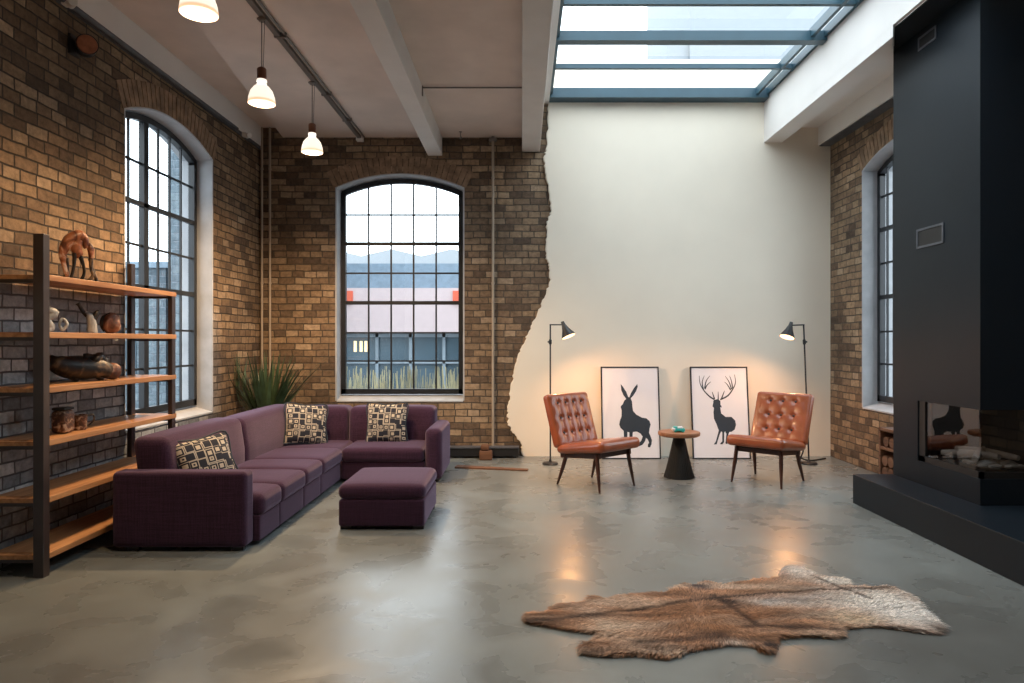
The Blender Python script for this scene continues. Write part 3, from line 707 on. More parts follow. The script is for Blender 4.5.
# ------------------------------------------------------------------ plant
t = thing('spiky_plant', 'spiky green plant in a dark planter behind the sofa corner', 'plant', (-2.86, 7.64, 0))
MB().lathe([(.13, 0), (.17, .40), (.175, .42), (.155, .42), (.15, .38), (.0, .38)], 28).build('planter', M['pot'], t, True)
vs, fs = [], []
for k in range(120):
    az = random.uniform(0, 2 * PI); ln = random.uniform(.6, .98); spread = random.uniform(.05, .60) ** 1.0
    w = random.uniform(.013, .024); dirx, diry = math.cos(az), math.sin(az) * .6
    base = Vector((dirx * .05, diry * .05, .38)); side = Vector((-math.sin(az), math.cos(az), 0))
    prev = None
    for i in range(8):
        s_ = i / 7; out = spread * ln * (s_ + .35 * s_ * s_); up = ln * s_ * (1 - .28 * spread * s_)
        p = base + Vector((dirx * out, diry * out, up))
        p.x = max(p.x, -.32); p.y = min(p.y, .6)
        ww = w * (1 - s_ ** 2.2) + .001; m_ = p + Vector((dirx, diry, 0)) * (-.004)
        i0 = len(vs); vs += [p - side * ww, m_ + Vector((0, 0, -.005)), p + side * ww]
        if prev is not None: fs += [(prev, prev + 1, i0 + 1, i0), (prev + 1, prev + 2, i0 + 2, i0 + 1)]
        prev = i0
MB().add(vs, fs).build('foliage', M['leaf'], t, True)

# ------------------------------------------------------------------ armchairs
def armchair(cx, cy, hd, cols, label):
    t = thing('armchair', label, 'chair', (cx, cy, 0), hd, group='cognac leather armchairs')
    W = .58
    # seat: pad rising to the front, front edge rounded
    rot = Matrix.Rotation(R_(-7), 3, 'Y')
    MB().rbox((.02, 0, .385), (.60, W, .095), .044, (.012, 0), 10, rot=rot, fn=lambda q, u: (q.x, q.y, q.z + .012 * u[0] * (u[2] > 0))).build('seat', M['leather'], t, True, angle=70)
    # backrest: local x = thickness, y = width, z = height
    Hb, Tb = .53, .095; dx = Tb / 2
    rowsb = [-.15, 0.0, .15]; colw = .13 if cols == 3 else .112
    cb = [(i - (cols - 1) / 2) * colw for i in range(cols)]
    def tuft(q, u):
        x, y, z = q
        if x > 0 and abs(u[1]) < .93 and abs(u[2]) < .93:
            m_ = max(0, 1 - abs(u[1]) ** 6) * max(0, 1 - abs(u[2]) ** 6)
            px = y / colw + (cols - 1) / 2; pz = (z - .02) / .15 + 1
            cell = abs(math.sin(PI * px)) * .6 + abs(math.sin(PI * pz)) * .6
            ins = 1 if (-.75 < px < cols - .25 and -.75 < pz < 2.75) else 0
            x += m_ * ins * (.016 * (cell ** .7) - .012)
            for b_ in cb:
                for r_ in rowsb:
                    d2 = (y - b_) ** 2 + (z - r_ - .02) ** 2; x -= .016 * math.exp(-d2 / .00035)
        return (x, y, z)
    la = 18 if cols == 4 else 22; lean_ = R_(-la); rb = Matrix.Rotation(lean_, 3, 'Y')
    bc = Vector((-.265 - .265 * math.sin(R_(la)), 0, .361 + .265 * math.cos(R_(la))))
    MB().rbox(bc, (Tb, W, Hb), .032, N_=(2, 46, 46), fn=tuft, rot=rb).build('backrest', M['leather'], t, True, angle=80)
    for b_ in cb:
        for r_ in rowsb:
            p = bc + rb @ Vector((Tb / 2 - .015, b_, r_ + .02)); n_ = rb @ Vector((1, 0, 0))
            MB().tube([p - n_ * .004, p + n_ * .004, p + n_ * .008], [.011, .011, .006], 12).build('button', M['button'], t, True)
    # piping round the back pad
    # frame
    fr_ = MB()
    for s_ in (-1, 1):
        fr_.bar((-.27, s_ * .215, .285), (.24, s_ * .215, .335), .028, .05)
        fr_.bar((-.27, s_ * .20, .30), (-.43, s_ * .20, .66), .022, .03)
    for x, z in ((-.22, .29), (.2, .33)): fr_.bar((x, -.215, z), (x, .215, z), .03, .045)
    fr_.bar((-.42, -.20, .63), (-.42, .20, .63), .02, .04)
    fr_.build('frame', M['walnut'], t, bevel=.004)
    for x0, x1, z in ((.2, .26, .335), (-.19, -.29, .29)):
        for s_ in (-1, 1):
            MB().tube([(x0, s_ * .222, z + .012), (x0 + (x1 - x0) * .4, s_ * .232, z * .6), (x1, s_ * .25, 0)], [.020, .019, .010], 14).build('leg', M['walnut'], t, True)
    return t
armchair(.725, 6.63, R_(-48), 4, 'tufted cognac leather armchair in front of the hare print')
armchair(2.44, 6.80, R_(-133), 3, 'tufted cognac leather armchair right of the stag print')

# ------------------------------------------------------------------ side table
t = thing('side_table', 'round side table with wooden top on a flared black wire base', 'side table', (1.614, 7.02, 0))
MB().lathe([(.0, .422), (.19, .424), (.21, .434), (.214, .455), (.208, .470), (.0, .472)], 40, cap=False).build('table_top', M['tabletop'], t, True)
b = MB(); prof = lambda z: .155 - .105 * (z / .425) ** .85
for k in range(36):
    a = 2 * PI * k / 36; b.tube([(prof(z) * math.cos(a), prof(z) * math.sin(a), z) for z in (.004, .1, .2, .3, .424)], .0045, 6)
for i in range(26):
    z = .01 + i * .0162; r = prof(z); b.tube([(r * math.cos(2 * PI * j / 28), r * math.sin(2 * PI * j / 28), z) for j in range(29)], .0035, 5)
b.lathe([(prof(0) * .94, 0), (prof(.1) * .94, .1), (prof(.2) * .94, .2), (prof(.3) * .94, .3), (prof(.42) * .94, .42)], 28)
b.build('base', M['wire'], t)
t = thing('table_ornament', 'small teal and white ceramic ornament on the round side table', 'ornament', (1.59, 6.98, .472))
MB().rbox((.015, 0, .022), (.115, .07, .036), .016, N_=4).rbox((-.02, 0, .042), (.05, .055, .03), .013, N_=4).build('body', M['teal'], t, True)
MB().rbox((.02, -.005, .044), (.06, .05, .022), .01, N_=3).rbox((-.045, -.01, .028), (.03, .06, .03), .01, N_=3).build('top', M['white_glaze'], t, True)
for x in (-.03, .05): MB().tube([(x, -.036, .012), (x, .036, .012)], .012, 12).build('foot', M['teal'], t, True)

# ------------------------------------------------------------------ leaning prints
hare = [(187,165),(200,180),(222,210),(234,238),(241,238),(252,212),(270,185),(288,165),(291,180),(281,205),(264,230),(249,245),(257,262),(260,290),(265,315),(285,335),(320,352),(345,355),(365,370),(372,390),(366,412),(363,435),(373,455),(381,475),(378,500),(370,515),(357,513),(357,500),(364,488),(355,470),(345,462),(340,480),(325,500),(305,508),(287,505),(285,495),(305,490),(318,475),(325,455),(310,438),(290,428),(266,430),(264,440),(264,505),(247,508),(244,432),(232,430),(231,505),(214,508),(210,425),(190,408),(182,390),(185,370),(195,345),(195,310),(190,297),(190,288),(201,278),(210,258),(222,248),(205,228),(191,200)]
deer = [(744,250),(770,245),(783,256),(784,275),(782,290),(788,325),(815,345),(850,345),(872,365),(877,390),(869,415),(850,428),(838,428),(832,440),(830,490),(820,495),(814,490),(820,440),(812,425),(806,432),(806,485),(795,497),(781,495),(795,480),(795,430),(788,425),(780,440),(768,475),(762,497),(744,498),(757,480),(767,445),(774,420),(760,385),(745,355),(742,320),(745,295),(736,286),(740,268)]
ant = [([(748,248),(715,228),(680,192),(660,155),(655,113)],9),([(681,192),(673,150),(686,113)],7),([(688,185),(698,142),(720,113)],7),([(690,190),(704,165),(726,147)],7),([(748,245),(733,203)],8),([(770,246),(770,203)],7),([(782,248),(828,226),(860,185),(874,150),(868,106)],9),([(857,185),(850,145),(838,113)],7),([(850,190),(836,150),(812,115)],7),([(845,195),(826,165),(808,148)],7),([(790,243),(808,198)],8),([(748,262),(738,255)],5),([(782,282),(790,292)],12)]
def print_(x, w, xl, xr, y0z, y1z, poly, strokes, label, sk_):
    Hh = 1.10; Yb, Yt = 8.10, 8.245
    ang = math.atan2(Yt - Yb, Hh)
    t = thing('framed_print', label, 'framed print', (x, Yb, 0)); t.rotation_euler = (-ang, 0, 0)
    mb = MB(); fw = .014; d0, d1 = 0, .025
    for a, b in (((0, d0, 0), (w, d1, fw)), ((0, d0, Hh - fw), (w, d1, Hh)), ((0, d0, fw), (fw, d1, Hh - fw)), ((w - fw, d0, fw), (w, d1, Hh - fw))): mb.box(a, b)
    mb.build('frame', M['frame_black'], t)
    pr = MB().box((fw, .008, fw), (w - fw, .022, Hh - fw)).build('print', M['paper'], t)
    def mp(p):
        px, py = p; v = (py - y0z) / (y1z - y0z); l = xl + sk_ * v
        return ((px - l) / (xr - xl) * w, Hh * (1 - v))
    me = bpy.data.meshes.new('silhouette'); bm = bmesh.new()
    vs_ = [bm.verts.new((mp(p)[0], .0065, mp(p)[1])) for p in poly]
    for tri in tessellate_polygon([[Vector((*mp(p), 0)) for p in poly]]): bm.faces.new([vs_[i] for i in tri])
    for pl, wd in strokes:
        q = [mp(p) for p in pl]
        # smooth the stroke
        Q = []
        for i in range(len(q) - 1):
            p0 = Vector(q[max(i - 1, 0)]); p1 = Vector(q[i]); p2 = Vector(q[i + 1]); p3 = Vector(q[min(i + 2, len(q) - 1)])
            for k in range(5):
                tt = k / 5; Q.append(.5 * ((2 * p1) + (p2 - p0) * tt + (2 * p0 - 5 * p1 + 4 * p2 - p3) * tt ** 2 + (3 * p1 - p0 - 3 * p2 + p3) * tt ** 3))
        Q.append(Vector(q[-1])); n_ = len(Q); L_ = []
        for i, p in enumerate(Q):
            dd = (Q[min(i + 1, n_ - 1)] - Q[max(i - 1, 0)]).normalized(); nn = Vector((-dd.y, dd.x)) * (wd / (xr - xl) * w / 2) * (1 - .75 * (i / (n_ - 1)) ** 1.5)
            L_.append((bm.verts.new((p.x + nn.x, .0065, p.y + nn.y)), bm.verts.new((p.x - nn.x, .0065, p.y - nn.y))))
        for a, b in zip(L_, L_[1:]): bm.faces.new((a[0], b[0], b[1], a[1]))
    bmesh.ops.recalc_face_normals(bm, faces=bm.faces[:])
    g = bmesh.ops.extrude_face_region(bm, geom=bm.faces[:]); bmesh.ops.translate(bm, verts=[v for v in g['geom'] if isinstance(v, bmesh.types.BMVert)], vec=(0, .0012, 0))
    bm.to_mesh(me); bm.free(); link(me, 'silhouette', M['ink'], pr)
print_(.95, .70, 62, 417, 68, 578, hare, [], 'framed white print of a dark hare leaning on the wall', 20)
print_(2.028, .69, 598, 944, 62, 578, deer, ant, 'framed white print of a dark stag leaning on the wall', 22)

# ------------------------------------------------------------------ floor lamps
LAMP = 40
def floor_lamp(x, y, sgn, lean_x, label):
    t = thing('floor_lamp', label, 'floor lamp', (x, y, 0), group='black floor lamps'); t.rotation_euler = (0, lean_x, 0)
    MB().lathe([(.088, 0), (.090, .012), (.08, .022), (.02, .028), (.012, .05)], 32).build('base', M['lampblack'], t, True)
    MB().tube([(0, 0, .02), (0, 0, 1.585)], .009, 12).build('pole', M['lampblack'], t, True)
    MB().lathe([(.011, 1.36), (.017, 1.37), (.017, 1.41), (.011, 1.42)], 16).tube([(0, 0, 1.39), (sgn * -.03, -.0, 1.39)], .010, 10).build('collar', M['lampblack'], t, True)
    ex = sgn * .145
    MB().tube([(-sgn * .008, 0, 1.585), (ex, 0, 1.585)], .0075, 10).build('arm', M['lampblack'], t, True)
    a = Vector((ex, 0, 1.60)); d = Vector((sgn * .42, -.22, -1)).normalized()
    h0 = a - d * .012
    MB().tube([h0 - d * .01, h0 + d * .035, h0 + d * .05, h0 + d * .085, h0 + d * .175], [.018, .024, .030, .042, .086], 32).build('lamp_shade', M['lampblack'], t, True)
    # glowing disc recessed in the mouth
    MB().tube([h0 + d * .168, h0 + d * .177], [.079, .079], 28).build('bulb', M['lamp_white'], t, True)
    l = bpy.data.lights.new('floor_lamp_light', 'SPOT'); l.energy = LAMP; l.specular_factor = .15; l.color = (1, .46, .17); l.shadow_soft_size = .05; l.spot_size = R_(170); l.spot_blend = .8
    lo = bpy.data.objects.new('floor_lamp_light', l); C.objects.link(lo); lo.parent = t; lo.location = h0 + d * .19
    lo.rotation_euler = d.to_track_quat('-Z', 'Y').to_euler()
    return t
floor_lamp(.322, 7.77, 1, 0, 'black floor lamp by the broken plaster edge, head turned right')
floor_lamp(3.265, 7.77, -1, R_(-2.2), 'black floor lamp near the right wall, head turned left')
tag(MB().tube([(3.20, 7.78, .010), (3.14, 7.72, .05), (3.17, 7.70, .18), (3.12, 7.80, .22), (3.20, 7.9, .07), (3.35, 7.95, .009), (3.6, 8.1, .009)], .009, 8, smooth=6).build('power_cable', M['cable'], None, True), 'black cable looping behind the right armchair', 'cable')

# ------------------------------------------------------------------ fireplace
t = thing('fireplace', 'tall black corner-glass fireplace on a low black hearth', 'fireplace', (0, 0, 0))
fx0, fx1, fy0, fy1 = 3.2, XR - .002, 4.77, 5.885; zh = .25; zo0, zo1 = .435, .918; yo = 5.525; xo = 3.70
MB().box((2.86, 2.4, 0), (fx1, 5.906, zh)).build('hearth', M['fire_black'], t, bevel=.004)
s = MB().box((fx0, fy0, zh), (fx1, fy1, zo0)).box((fx0, fy0, zo1), (fx1 - .15, fy1, zr - .002)).prism([(xbl + .032, fy0), (fx0, fy0), (fx0, fy1), (xbr + .012, ye2 + .005), (xbl + .032, ye + .03)], 3.892, 3.904).box((xbr + .002, fy0, 3.9), (fx0, ye - .005, zr - .002)).box((fx0, yo, zo0), (fx1, fy1, zo1)).box((xo, fy0, zo0), (fx1, yo, zo1))
s.build('surround', M['fire_black'], t)
l = MB().box((fx0 + .03, fy0 + .03, zo0), (xo, yo, zo0 + .012)).box((fx0 + .03, yo - .012, zo0), (xo, yo, zo1)).box((xo - .012, fy0 + .03, zo0), (xo, yo, zo1)).box((fx0 + .05, yo - .10, zo0), (fx0 + .09, yo - .012, zo1))
l.build('firebox_liner', M['fire_interior'], t)
MB().add([(fx0 + .02, yo - .08, zo0 + .045), (fx0 + .02, fy0 + .02, zo0 + .045), (xo, fy0 + .02, zo0 + .045), (fx0 + .02, yo - .08, zo1), (fx0 + .02, fy0 + .02, zo1), (xo, fy0 + .02, zo1)], [(0, 1, 4, 3), (1, 2, 5, 4)]).build('glass_pane', M['fire_glass'], t)
MB().box((fx0 + .01, fy0 + .01, zo0), (fx0 + .035, yo, zo0 + .045)).box((fx0 + .01, fy0 + .01, zo0), (xo, fy0 + .035, zo0 + .045)).box((fx0 + .01, yo - .085, zo0), (fx0 + .04, yo, zo1)).build('glass_frame', M['fire_interior'], t)
MB().box((fx0 + .1, fy0 + .1, zo0 + .01), (xo - .06, yo - .12, zo0 + .05)).build('burner_tray', M['fire_interior'], t)
for i in range(46):
    x = random.uniform(fx0 + .12, xo - .09); y = random.uniform(fy0 + .13, yo - .15); r = random.uniform(.018, .035)
    lump((x, y, zo0 + .05 + r * .5), (r * 1.3, r, r * .65), M['pebble'], 'pebble', t, i * .7, .3, 2)
for a, b in (((3.28, 5.33, .53), (3.46, 4.95, .56)), ((3.30, 4.98, .54), (3.55, 5.25, .57)), ((3.4, 5.35, .56), (3.6, 4.95, .55))):
    MB().tube([a, [(a[k] + b[k]) / 2 + .01 for k in range(3)], b], [.022, .027, .02], 10, smooth=3).build('log', M['pebble'], t, True)
def grille(y0, y1, z0, z1):
    g = MB().box((fx0 - .008, y0, z0), (fx0 + .001, y1, z0 + .016)).box((fx0 - .008, y0, z1 - .016), (fx0 + .001, y1, z1)).box((fx0 - .008, y0, z0 + .016), (fx0 + .001, y0 + .016, z1 - .016)).box((fx0 - .008, y1 - .016, z0 + .016), (fx0 + .001, y1, z1 - .016)).build('vent', M['dark_steel'], t)
    MB().box((fx0 - .003, y0 + .014, z0 + .014), (fx0 + .001, y1 - .014, z1 - .014)).build('slot', M['fire_interior'], g)
grille(5.27, 5.51, 3.735, 3.84); grille(5.18, 5.53, 2.145, 2.30)
# firewood box between the fireplace and the right window
t = thing('firewood_box', 'rough brown wooden log box behind the fireplace', 'box', (3.50, 6.14, 0), -PI / 2)
b = MB().box((-.22, -.18, .0), (.17, .18, .03)).box((-.22, -.18, .03), (-.19, .18, .60)).box((.14, -.18, .03), (.17, .18, .60)).box((-.19, .15, .03), (.14, .18, .60)).box((-.19, -.18, .40), (.14, .15, .425)).box((-.22, -.18, .57), (.17, .18, .60)); b.build('crate', M['log'], t, bevel=.004)
for i in range(3):
    for j in range(3): MB().tube([(-.13 + i * .10, -.17, .09 + j * .105), (-.13 + i * .10, .14, .09 + j * .105)], [.048, .046], 12).build('log', M['log'], t, True)
for i in range(3): MB().tube([(-.13 + i * .10, -.16, .475), (-.13 + i * .10, .14, .475)], [.045, .043], 12).build('log', M['log'], t, True)

# ------------------------------------------------------------------ low things at the foot of the back wall
t = thing('floor_convector', 'long low black floor heater along the back brick wall', 'heater', (0, 8.22, 0))
MB().box((bx(430), -.07, .02), (bx(519), .09, .115)).build('casing', M['lampblack'], t, bevel=.006)
MB().box((bx(430) + .01, -.08, .12), (bx(519), -.02, .135)).box((bx(430) + .01, -.02, .122), (bx(519), .08, .13)).build('top_grille', M['dark_steel'], t)
for x in (bx(440), bx(513)): MB().box((x, -.05, 0), (x + .04, .07, .02)).build('foot', M['lampblack'], t)
t = thing('wooden_jug', 'small brown wooden block ornament before the black floor heater', 'ornament', (bx(487) , 8.06, 0))
MB().rbox((0, 0, .055), (.15, .12, .11), .015, N_=3).build('body', M['log'], t, True)
MB().rbox((-.01, 0, .145), (.10, .09, .07), .02, N_=3).build('top', M['log'], t, True)
tag(MB().add([(-.74, 7.50, .0), (.06, 7.34, .0), (.07, 7.42, .0), (-.72, 7.62, 0), (-.74, 7.50, .018), (.06, 7.34, .014), (.07, 7.42, .014), (-.72, 7.62, .018)], [(0, 3, 2, 1), (4, 5, 6, 7), (0, 1, 5, 4), (1, 2, 6, 5), (2, 3, 7, 6), (3, 0, 4, 7)]).build('wood_strip', M['log'], None), 'thin wooden strip lying on the floor before the heater', 'plank')

# ------------------------------------------------------------------ animal hide
hp = [(527.2,620),(531,615),(541,616),(551,615),(555,610.5),(566,607),(574,606.5),(588,604.5),(592,600),(600,598.7),(610,602),(622,597.6),(645,597),(669,595.4),(678,590),(686,586),(695,589),(703,585),(712,586),(722,588),(738,585),(754,582.5),(770,581),(780,580),(779.5,574.6),(783,569),(798,568.5),(806,573),(812,576.8),(819,579),(832,580),(843.5,581.3),(849,589),(868,590),(888,590.3),(892,593),(901,597),(909,600.5),(913,607),(918,613),(926,620),(936,630),(929,634),(915,633),(900,630.7),(882,628.5),(864,627.4),(838,630),(840,637.5),(825,639),(810,637.5),(790,638),(773,638.6),(772,646),(770.5,653),(758,652),(753.7,646.5),(740,644),(726,644),(710,647),(692,650.2),(680,656),(669,658.8),(655,657),(639,655.6),(613,656.7),(598,656),(585,654.5),(584,648),(596,642.7),(602.4,635.2),(588,633),(574,631),(552,627),(531.5,624.4)]
def gp(px, py): y = H * F / (py - VY); return ((px - VX) * y / F, y)
HP = [gp(*p) for p in hp]
def inside(x, y):
    c = False; j = len(HP) - 1
    for i in range(len(HP)):
        (xi, yi), (xj, yj) = HP[i], HP[j]
        if (yi > y) != (yj > y) and x < (xj - xi) * (y - yi) / (yj - yi) + xi: c = not c
        j = i
    return c
def edist(x, y):
    best = 9
    for (ax, ay), (bx_, by_) in zip(HP, HP[1:] + HP[:1]):
        dx, dy = bx_ - ax, by_ - ay; tt = max(0, min(1, ((x - ax) * dx + (y - ay) * dy) / (dx * dx + dy * dy + 1e-9)))
        best = min(best, math.hypot(x - ax - tt * dx, y - ay - tt * dy))
    return best
def segd(x, y, a, b):
    dx, dy = b[0] - a[0], b[1] - a[1]; tt = max(0, min(1, ((x - a[0]) * dx + (y - a[1]) * dy) / (dx * dx + dy * dy)))
    return math.hypot(x - a[0] - tt * dx, y - a[1] - tt * dy)
spine = [gp(560, 622), gp(610, 617), gp(660, 610), gp(705, 603), gp(745, 599), gp(800, 594), gp(850, 592), gp(885, 592)]
lines = [(gp(712, 600), gp(752, 627), .018), (gp(740, 628), gp(835, 633), .02), (gp(810, 580), gp(868, 603), .013), (gp(640, 645), gp(720, 638), .03)]
patches = [(873, 605, .30, .17, (.80, .74, .66), 1.0), (905, 618, .22, .16, (.85, .80, .74), 1.0), (800, 575, .12, .10, (.80, .72, .64), .9), (835, 584, .12, .07, (.82, .76, .68), .9), (850, 622, .14, .08, (.68, .52, .36), .8), (775, 605, .20, .06, (.50, .44, .40), .8), (810, 601, .16, .05, (.46, .40, .36), .7),
           (615, 630, .13, .10, (.62, .48, .36), .85), (592, 612, .12, .07, (.55, .40, .30), .7), (625, 606, .14, .05, (.50, .36, .27), .5), (700, 591, .07, .05, (.07, .045, .04), .9), (728, 606, .08, .05, (.05, .025, .015), .8), (748, 622, .06, .05, (.04, .02, .014), .85), (766, 647, .05, .045, (.03, .018, .014), .95),
           (735, 645, .06, .035, (.62, .52, .44), .6), (755, 620, .2, .06, (.36, .15, .06), .4), (700, 622, .25, .12, (.26, .11, .04), .5), (545, 624, .10, .03, (.05, .03, .02), .8), (670, 650, .22, .04, (.10, .05, .03), .6), (600, 654, .12, .03, (.07, .04, .025), .7), (590, 620, .2, .03, (.10, .05, .03), .5), (930, 630, .04, .05, (.10, .07, .05), .6)]
patches = [(*gp(a, b), c, d, e, f) for a, b, c, d, e, f in patches]
def furcol(x, y):
    c = Vector((.35, .18, .098)); n1 = noise.noise(Vector((x * 5, y * 12, 0))); c = c * (1 + .7 * n1 + .8 * noise.noise(Vector((x * 3.5, y * 26, 4)))); c = c.lerp(Vector((.62, .46, .34)), max(0, min(.7, 1.6 * noise.noise(Vector((x * 2.5, y * 9, 11))))))
    for px, py, sx, sy, col, k in patches:
        w = k * math.exp(-((x - px) / sx) ** 2 - ((y - py) / (sy * 1.1)) ** 2 * 1.0) * (1 + .5 * noise.noise(Vector((x * 9, y * 30, 5)))); c = c.lerp(Vector(col), max(0, min(1, w * 1.15)))
    d = min(segd(x, y, a, b) for a, b in zip(spine, spine[1:])); c = c.lerp(Vector((.04, .022, .014)), .85 * math.exp(-(d / .016) ** 2))
    for a, b, w in lines: c = c.lerp(Vector((.05, .025, .016)), .8 * math.exp(-(segd(x, y, a, b) / w) ** 2))
    return c
def hz(x, y, e):
    return .003 + .012 * (1 - math.exp(-e / .03)) + .008 * noise.noise(Vector((x * 7, y * 9, 3))) * min(1, e / .05)
x0 = min(p[0] for p in HP); x1 = max(p[0] for p in HP); y0 = min(p[1] for p in HP); y1 = max(p[1] for p in HP)
cs_ = .014; gv = {}; hv = []; hf = []; hc = []
def gvid(i, j):
    if (i, j) not in gv:
        x = x0 + i * cs_; y = y0 + j * cs_; gv[(i, j)] = len(hv); hv.append((x, y, hz(x, y, edist(x, y)))); hc.append(furcol(x, y))
    return gv[(i, j)]
cells = []
for i in range(int((x1 - x0) / cs_) + 1):
    for j in range(int((y1 - y0) / cs_) + 1):
        if inside(x0 + (i + .5) * cs_, y0 + (j + .5) * cs_):
            hf.append((gvid(i, j), gvid(i + 1, j), gvid(i + 1, j + 1), gvid(i, j + 1))); cells.append((x0 + i * cs_, y0 + j * cs_))
t = thing('animal_hide_rug', 'brown and white animal hide spread on the concrete floor', 'hide rug', (0, 0, 0))
def colored(name, vs, fs, cols, solid=0):
    me = bpy.data.meshes.new(name); me.from_pydata(vs, [], fs); ca = me.color_attributes.new('Col', 'FLOAT_COLOR', 'POINT')
    for i, c in enumerate(cols): ca.data[i].color = (c[0], c[1], c[2], 1)
    o = link(me, name, M['fur'], t, True)
    if solid:
        s_ = o.modifiers.new('s', 'SOLIDIFY'); s_.thickness = solid; s_.offset = -1
    return o
colored('skin', hv, hf, hc, .003)
bv, bf, bc_ = [], [], []
cxm = gp(700, 612)
def blade(x, y, e, boost=1):
    ang = math.atan2((y - cxm[1]) * .55, (x - cxm[0])) + random.gauss(0, .22) + .5 * noise.noise(Vector((x * 3, y * 3, 8)))
    ri = max(0, min(1, (x - gp(850, 600)[0]) / .2)); ln = (random.uniform(.03, .055) + (.03 if boost == 1 else .065) * ri * random.random()) * boost
    z = hz(x, y, e); dx, dy = math.cos(ang), math.sin(ang); w = random.uniform(.0012, .0030)
    col = furcol(x, y) * random.uniform(.5, 1.5); i0 = len(bv); lift = random.uniform(.003, .011)
    p1 = (x + dx * ln * .5, y + dy * ln * .5, z + lift); p2 = (x + dx * ln, y + dy * ln, max(.003, z + lift * .4 - .010 * (e < .02)))
    bv.extend([(x - dy * w, y + dx * w, z), (x + dy * w, y - dx * w, z), (p1[0] + dy * w, p1[1] - dx * w, p1[2]), (p1[0] - dy * w, p1[1] + dx * w, p1[2]), p2])
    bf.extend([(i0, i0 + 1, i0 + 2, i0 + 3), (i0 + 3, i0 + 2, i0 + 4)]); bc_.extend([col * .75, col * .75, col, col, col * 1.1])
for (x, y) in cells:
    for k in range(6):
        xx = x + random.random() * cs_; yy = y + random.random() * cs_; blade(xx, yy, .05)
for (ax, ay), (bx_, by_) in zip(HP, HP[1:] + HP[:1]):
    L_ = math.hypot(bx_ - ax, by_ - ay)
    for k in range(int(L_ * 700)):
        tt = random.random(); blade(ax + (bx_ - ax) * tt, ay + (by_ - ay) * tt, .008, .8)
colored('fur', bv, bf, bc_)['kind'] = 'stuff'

# ------------------------------------------------------------------ outside
struct(MB().box((-40, YB + .35, -.25), (40, 60, -.15)).box((-40, -20, -.25), (XL - .4, YB + .35, -.15)).box((XR + .4, -20, -.25), (40, YB + .35, -.15)).build('ground', M['outground']), 'grey ground outside')
def oz(py, Y): return H + (VY - py) * Y / F
def ox(px, Y): return (px - VX) * Y / F
Y_ = 16.0
t = thing('shop_building', 'low pinkish shop building with red sign panels seen through the back window', 'building', (0, Y_, 0))
zA, zB, zC, zD = oz(262, Y_), oz(288, Y_), oz(332, Y_), oz(392, Y_)
MB().box((-5.1, .3, zB), (1.5, 8, zA)).build('roof', M['outroof'], t)
MB().box((-5.1, 0, zC), (1.5, 7.9, zB)).build('fascia', M['fascia'], t)
MB().box((-5.1, .4, -.15), (1.5, 7.9, zC)).build('shopfront', M['shopfront'], t)
fm = MB()
for k in range(9): fm.box((-5.1 + k * .8, .3, -.15), (-5.03 + k * .8, .45, zC))
fm.box((-5.1, .3, zC - .12), (1.5, .45, zC)).box((-5.1, .3, oz(364, Y_)), (1.5, .45, oz(364, Y_) + .05)).build('shop_frame', M['shopframe'], t)
for a, b in ((336, 353), (453, 470)): MB().box((ox(a, Y_), -.06, oz(304, Y_)), (ox(b, Y_), 0, oz(291, Y_))).build('sign_panel', M['outred'], t)
for a in (350, 356, 361): MB().box((ox(a, Y_), .36, oz(352, Y_)), (ox(a, Y_) + .06, .40, oz(341, Y_))).build('lamp', M['outlamp'], t)
t = thing('distant_hall', 'faint pale roofline far behind the shop building', 'building', (0, 34, 0))
MB().box((-16, 0, 0), (6, 6, oz(256, 34))).build('wall', M['pale_render'], t)
mb = MB()
for k in range(5): mb.prism([(0, 0), (1, 0), (1, 1), (0, 1)], 0, 0) if False else mb.add([(-14 + k * 3, 0, oz(256, 34)), (-11 + k * 3, 0, oz(256, 34)), (-12.5 + k * 3, 0, oz(249, 34)), (-14 + k * 3, 6, oz(256, 34)), (-11 + k * 3, 6, oz(256, 34)), (-12.5 + k * 3, 6, oz(249, 34))], [(0, 1, 2), (3, 4, 5), (0, 1, 4, 3), (1, 2, 5, 4), (2, 0, 3, 5)])
mb.build('roof', M['pale_render'], t)
vs, fs = [], []
for k in range(700):
    x = random.uniform(-4.2, -.6); y = 11.2 + random.uniform(-.3, .3); hh = random.uniform(.3, 1.0); w = random.uniform(.004, .014); dx = random.uniform(-.1, .1)
    i0 = len(vs); vs += [(x - w, y, -.15), (x + w, y, -.15), (x + dx + w * .6, y, hh), (x + dx - w * .6, y, hh)]; fs.append((i0, i0 + 1, i0 + 2, i0 + 3))
tag(MB().add(vs, fs).build('reeds', M['outgrass'], None), 'pale dry reeds growing outside the back window', 'reeds', kind='stuff')
def block(name, label, x0, x1, y0, y1, z, m, win=None):
    t = thing(name, label, 'building', (0, y0, 0))
    mb = MB().box((x0, 0, -.15), (x1, y1 - y0, z)); mb.build('wall', m, t, uv=lambda c: (c.x * .5 + c.y * .5, c.z * .5))
    MB().box((x0 - .08, -.08, z), (x1 + .08, y1 - y0 + .08, z + .12)).build('parapet', M['outroof'], t)
    for k, (a, b, c_, d_) in enumerate(win or []):
        MB().box((a, -.03, c_), (b, .02, d_)).build('window', M['shopfront'], t)
    return t
block('brick_annex', 'low grey brick building seen through the left window', -12, -7.3, 14, 18, oz(268, 14), M['facade_brick'], [(-8.2, -7.9, .6, 1.4)])
block('brick_tower', 'taller grey brick building at the right of the left window', -7.0, -5.25, 13.6, 18, 8.5, M['facade_brick'])
t = thing('neighbouring_house', 'pale stepped building seen through the skylight', 'building', (0, 14.5, 0))
MB().box((ox(690, 14.5), 0, -.15), (7.0, 5, 14)).build('wall', M['pale_render'], t)
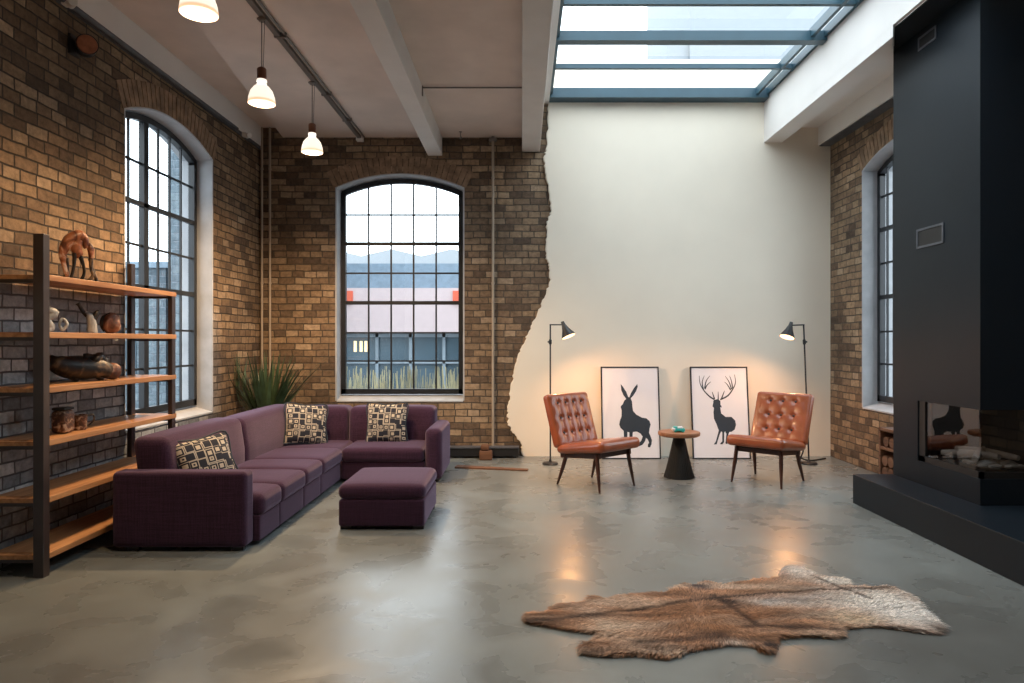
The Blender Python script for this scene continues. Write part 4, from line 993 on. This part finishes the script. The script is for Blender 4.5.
MB().box((ox(668, 14.5), .1, -.15), (ox(690, 14.5), 5, oz(42, 14.5))).box((ox(630, 14.5), .2, -.15), (ox(668, 14.5), 5, oz(62, 14.5))).box((ox(603, 14.5), .3, -.15), (ox(630, 14.5), 5, oz(80, 14.5))).build('gable', M['pale_render'], t)
block('brick_house', 'grey brick building seen through the right window', 7.2, 12, 13, 17, 4.2, M['facade_brick'])
for k in range(5): pass

# ------------------------------------------------------------------ light, world, camera
w = bpy.data.worlds.new('overcast'); bpy.context.scene.world = w; w.use_nodes = True; nt = w.node_tree
bg = nt.nodes['Background']; tc = N(nt, 'ShaderNodeTexCoord'); nz = N(nt, 'ShaderNodeTexNoise', Scale=2.0, Detail=4.0); nt.links.new(tc.outputs['Generated'], nz.inputs['Vector'])
r = ramp(nt, [(.3, (.84, .93, 1.0)), (.7, (.97, .99, 1.0))], nz.outputs['Fac']); nt.links.new(r.outputs[0], bg.inputs['Color']); bg.inputs['Strength'].default_value = 3.6
def portal(name, loc, rot, sx, sy):
    l = bpy.data.lights.new(name, 'AREA'); l.shape = 'RECTANGLE'; l.size = sx; l.size_y = sy; l.cycles.is_portal = True
    o = bpy.data.objects.new(name, l); C.objects.link(o); o.location = loc; o.rotation_euler = rot
portal('skylight_portal', ((xs0 + xs1) / 2, (2 + YB) / 2, 4.46), (0, 0, 0), xs1 - xs0, YB - 2.0)
wc = (Z0 + ZS + RISE) / 2; wh = ZS + RISE - Z0
portal('back_portal', ((ua + ub) / 2, YB + .33, wc), (R_(-90), 0, 0), WW, wh)
portal('left_portal', (XL - .33, (YL0 + YLw) / 2, wc), (R_(-90), 0, R_(90)), WW, wh)
portal('right_portal', (XR + .33, (YR0 + YRw) / 2, wc), (R_(-90), 0, R_(-90)), WW, wh)
cam = bpy.data.cameras.new('camera'); co = bpy.data.objects.new('camera', cam); C.objects.link(co)
co.location = (0, 0, H); co.rotation_euler = (PI / 2, 0, 0); cam.sensor_width = 36; cam.lens = 36 * F / 1024
cam.shift_x = -(VX - 512) / 1024; cam.shift_y = (VY - 341.5) / 1024; cam.clip_start = .02
sc = bpy.context.scene; sc.camera = co
vs_ = sc.view_settings; vs_.view_transform = 'Standard'; vs_.look = 'None'; vs_.gamma = 1; vs_.use_curve_mapping = False; vs_.exposure = 0.4
sc.cycles.max_bounces = 8; sc.cycles.diffuse_bounces = 5; sc.cycles.transparent_max_bounces = 12
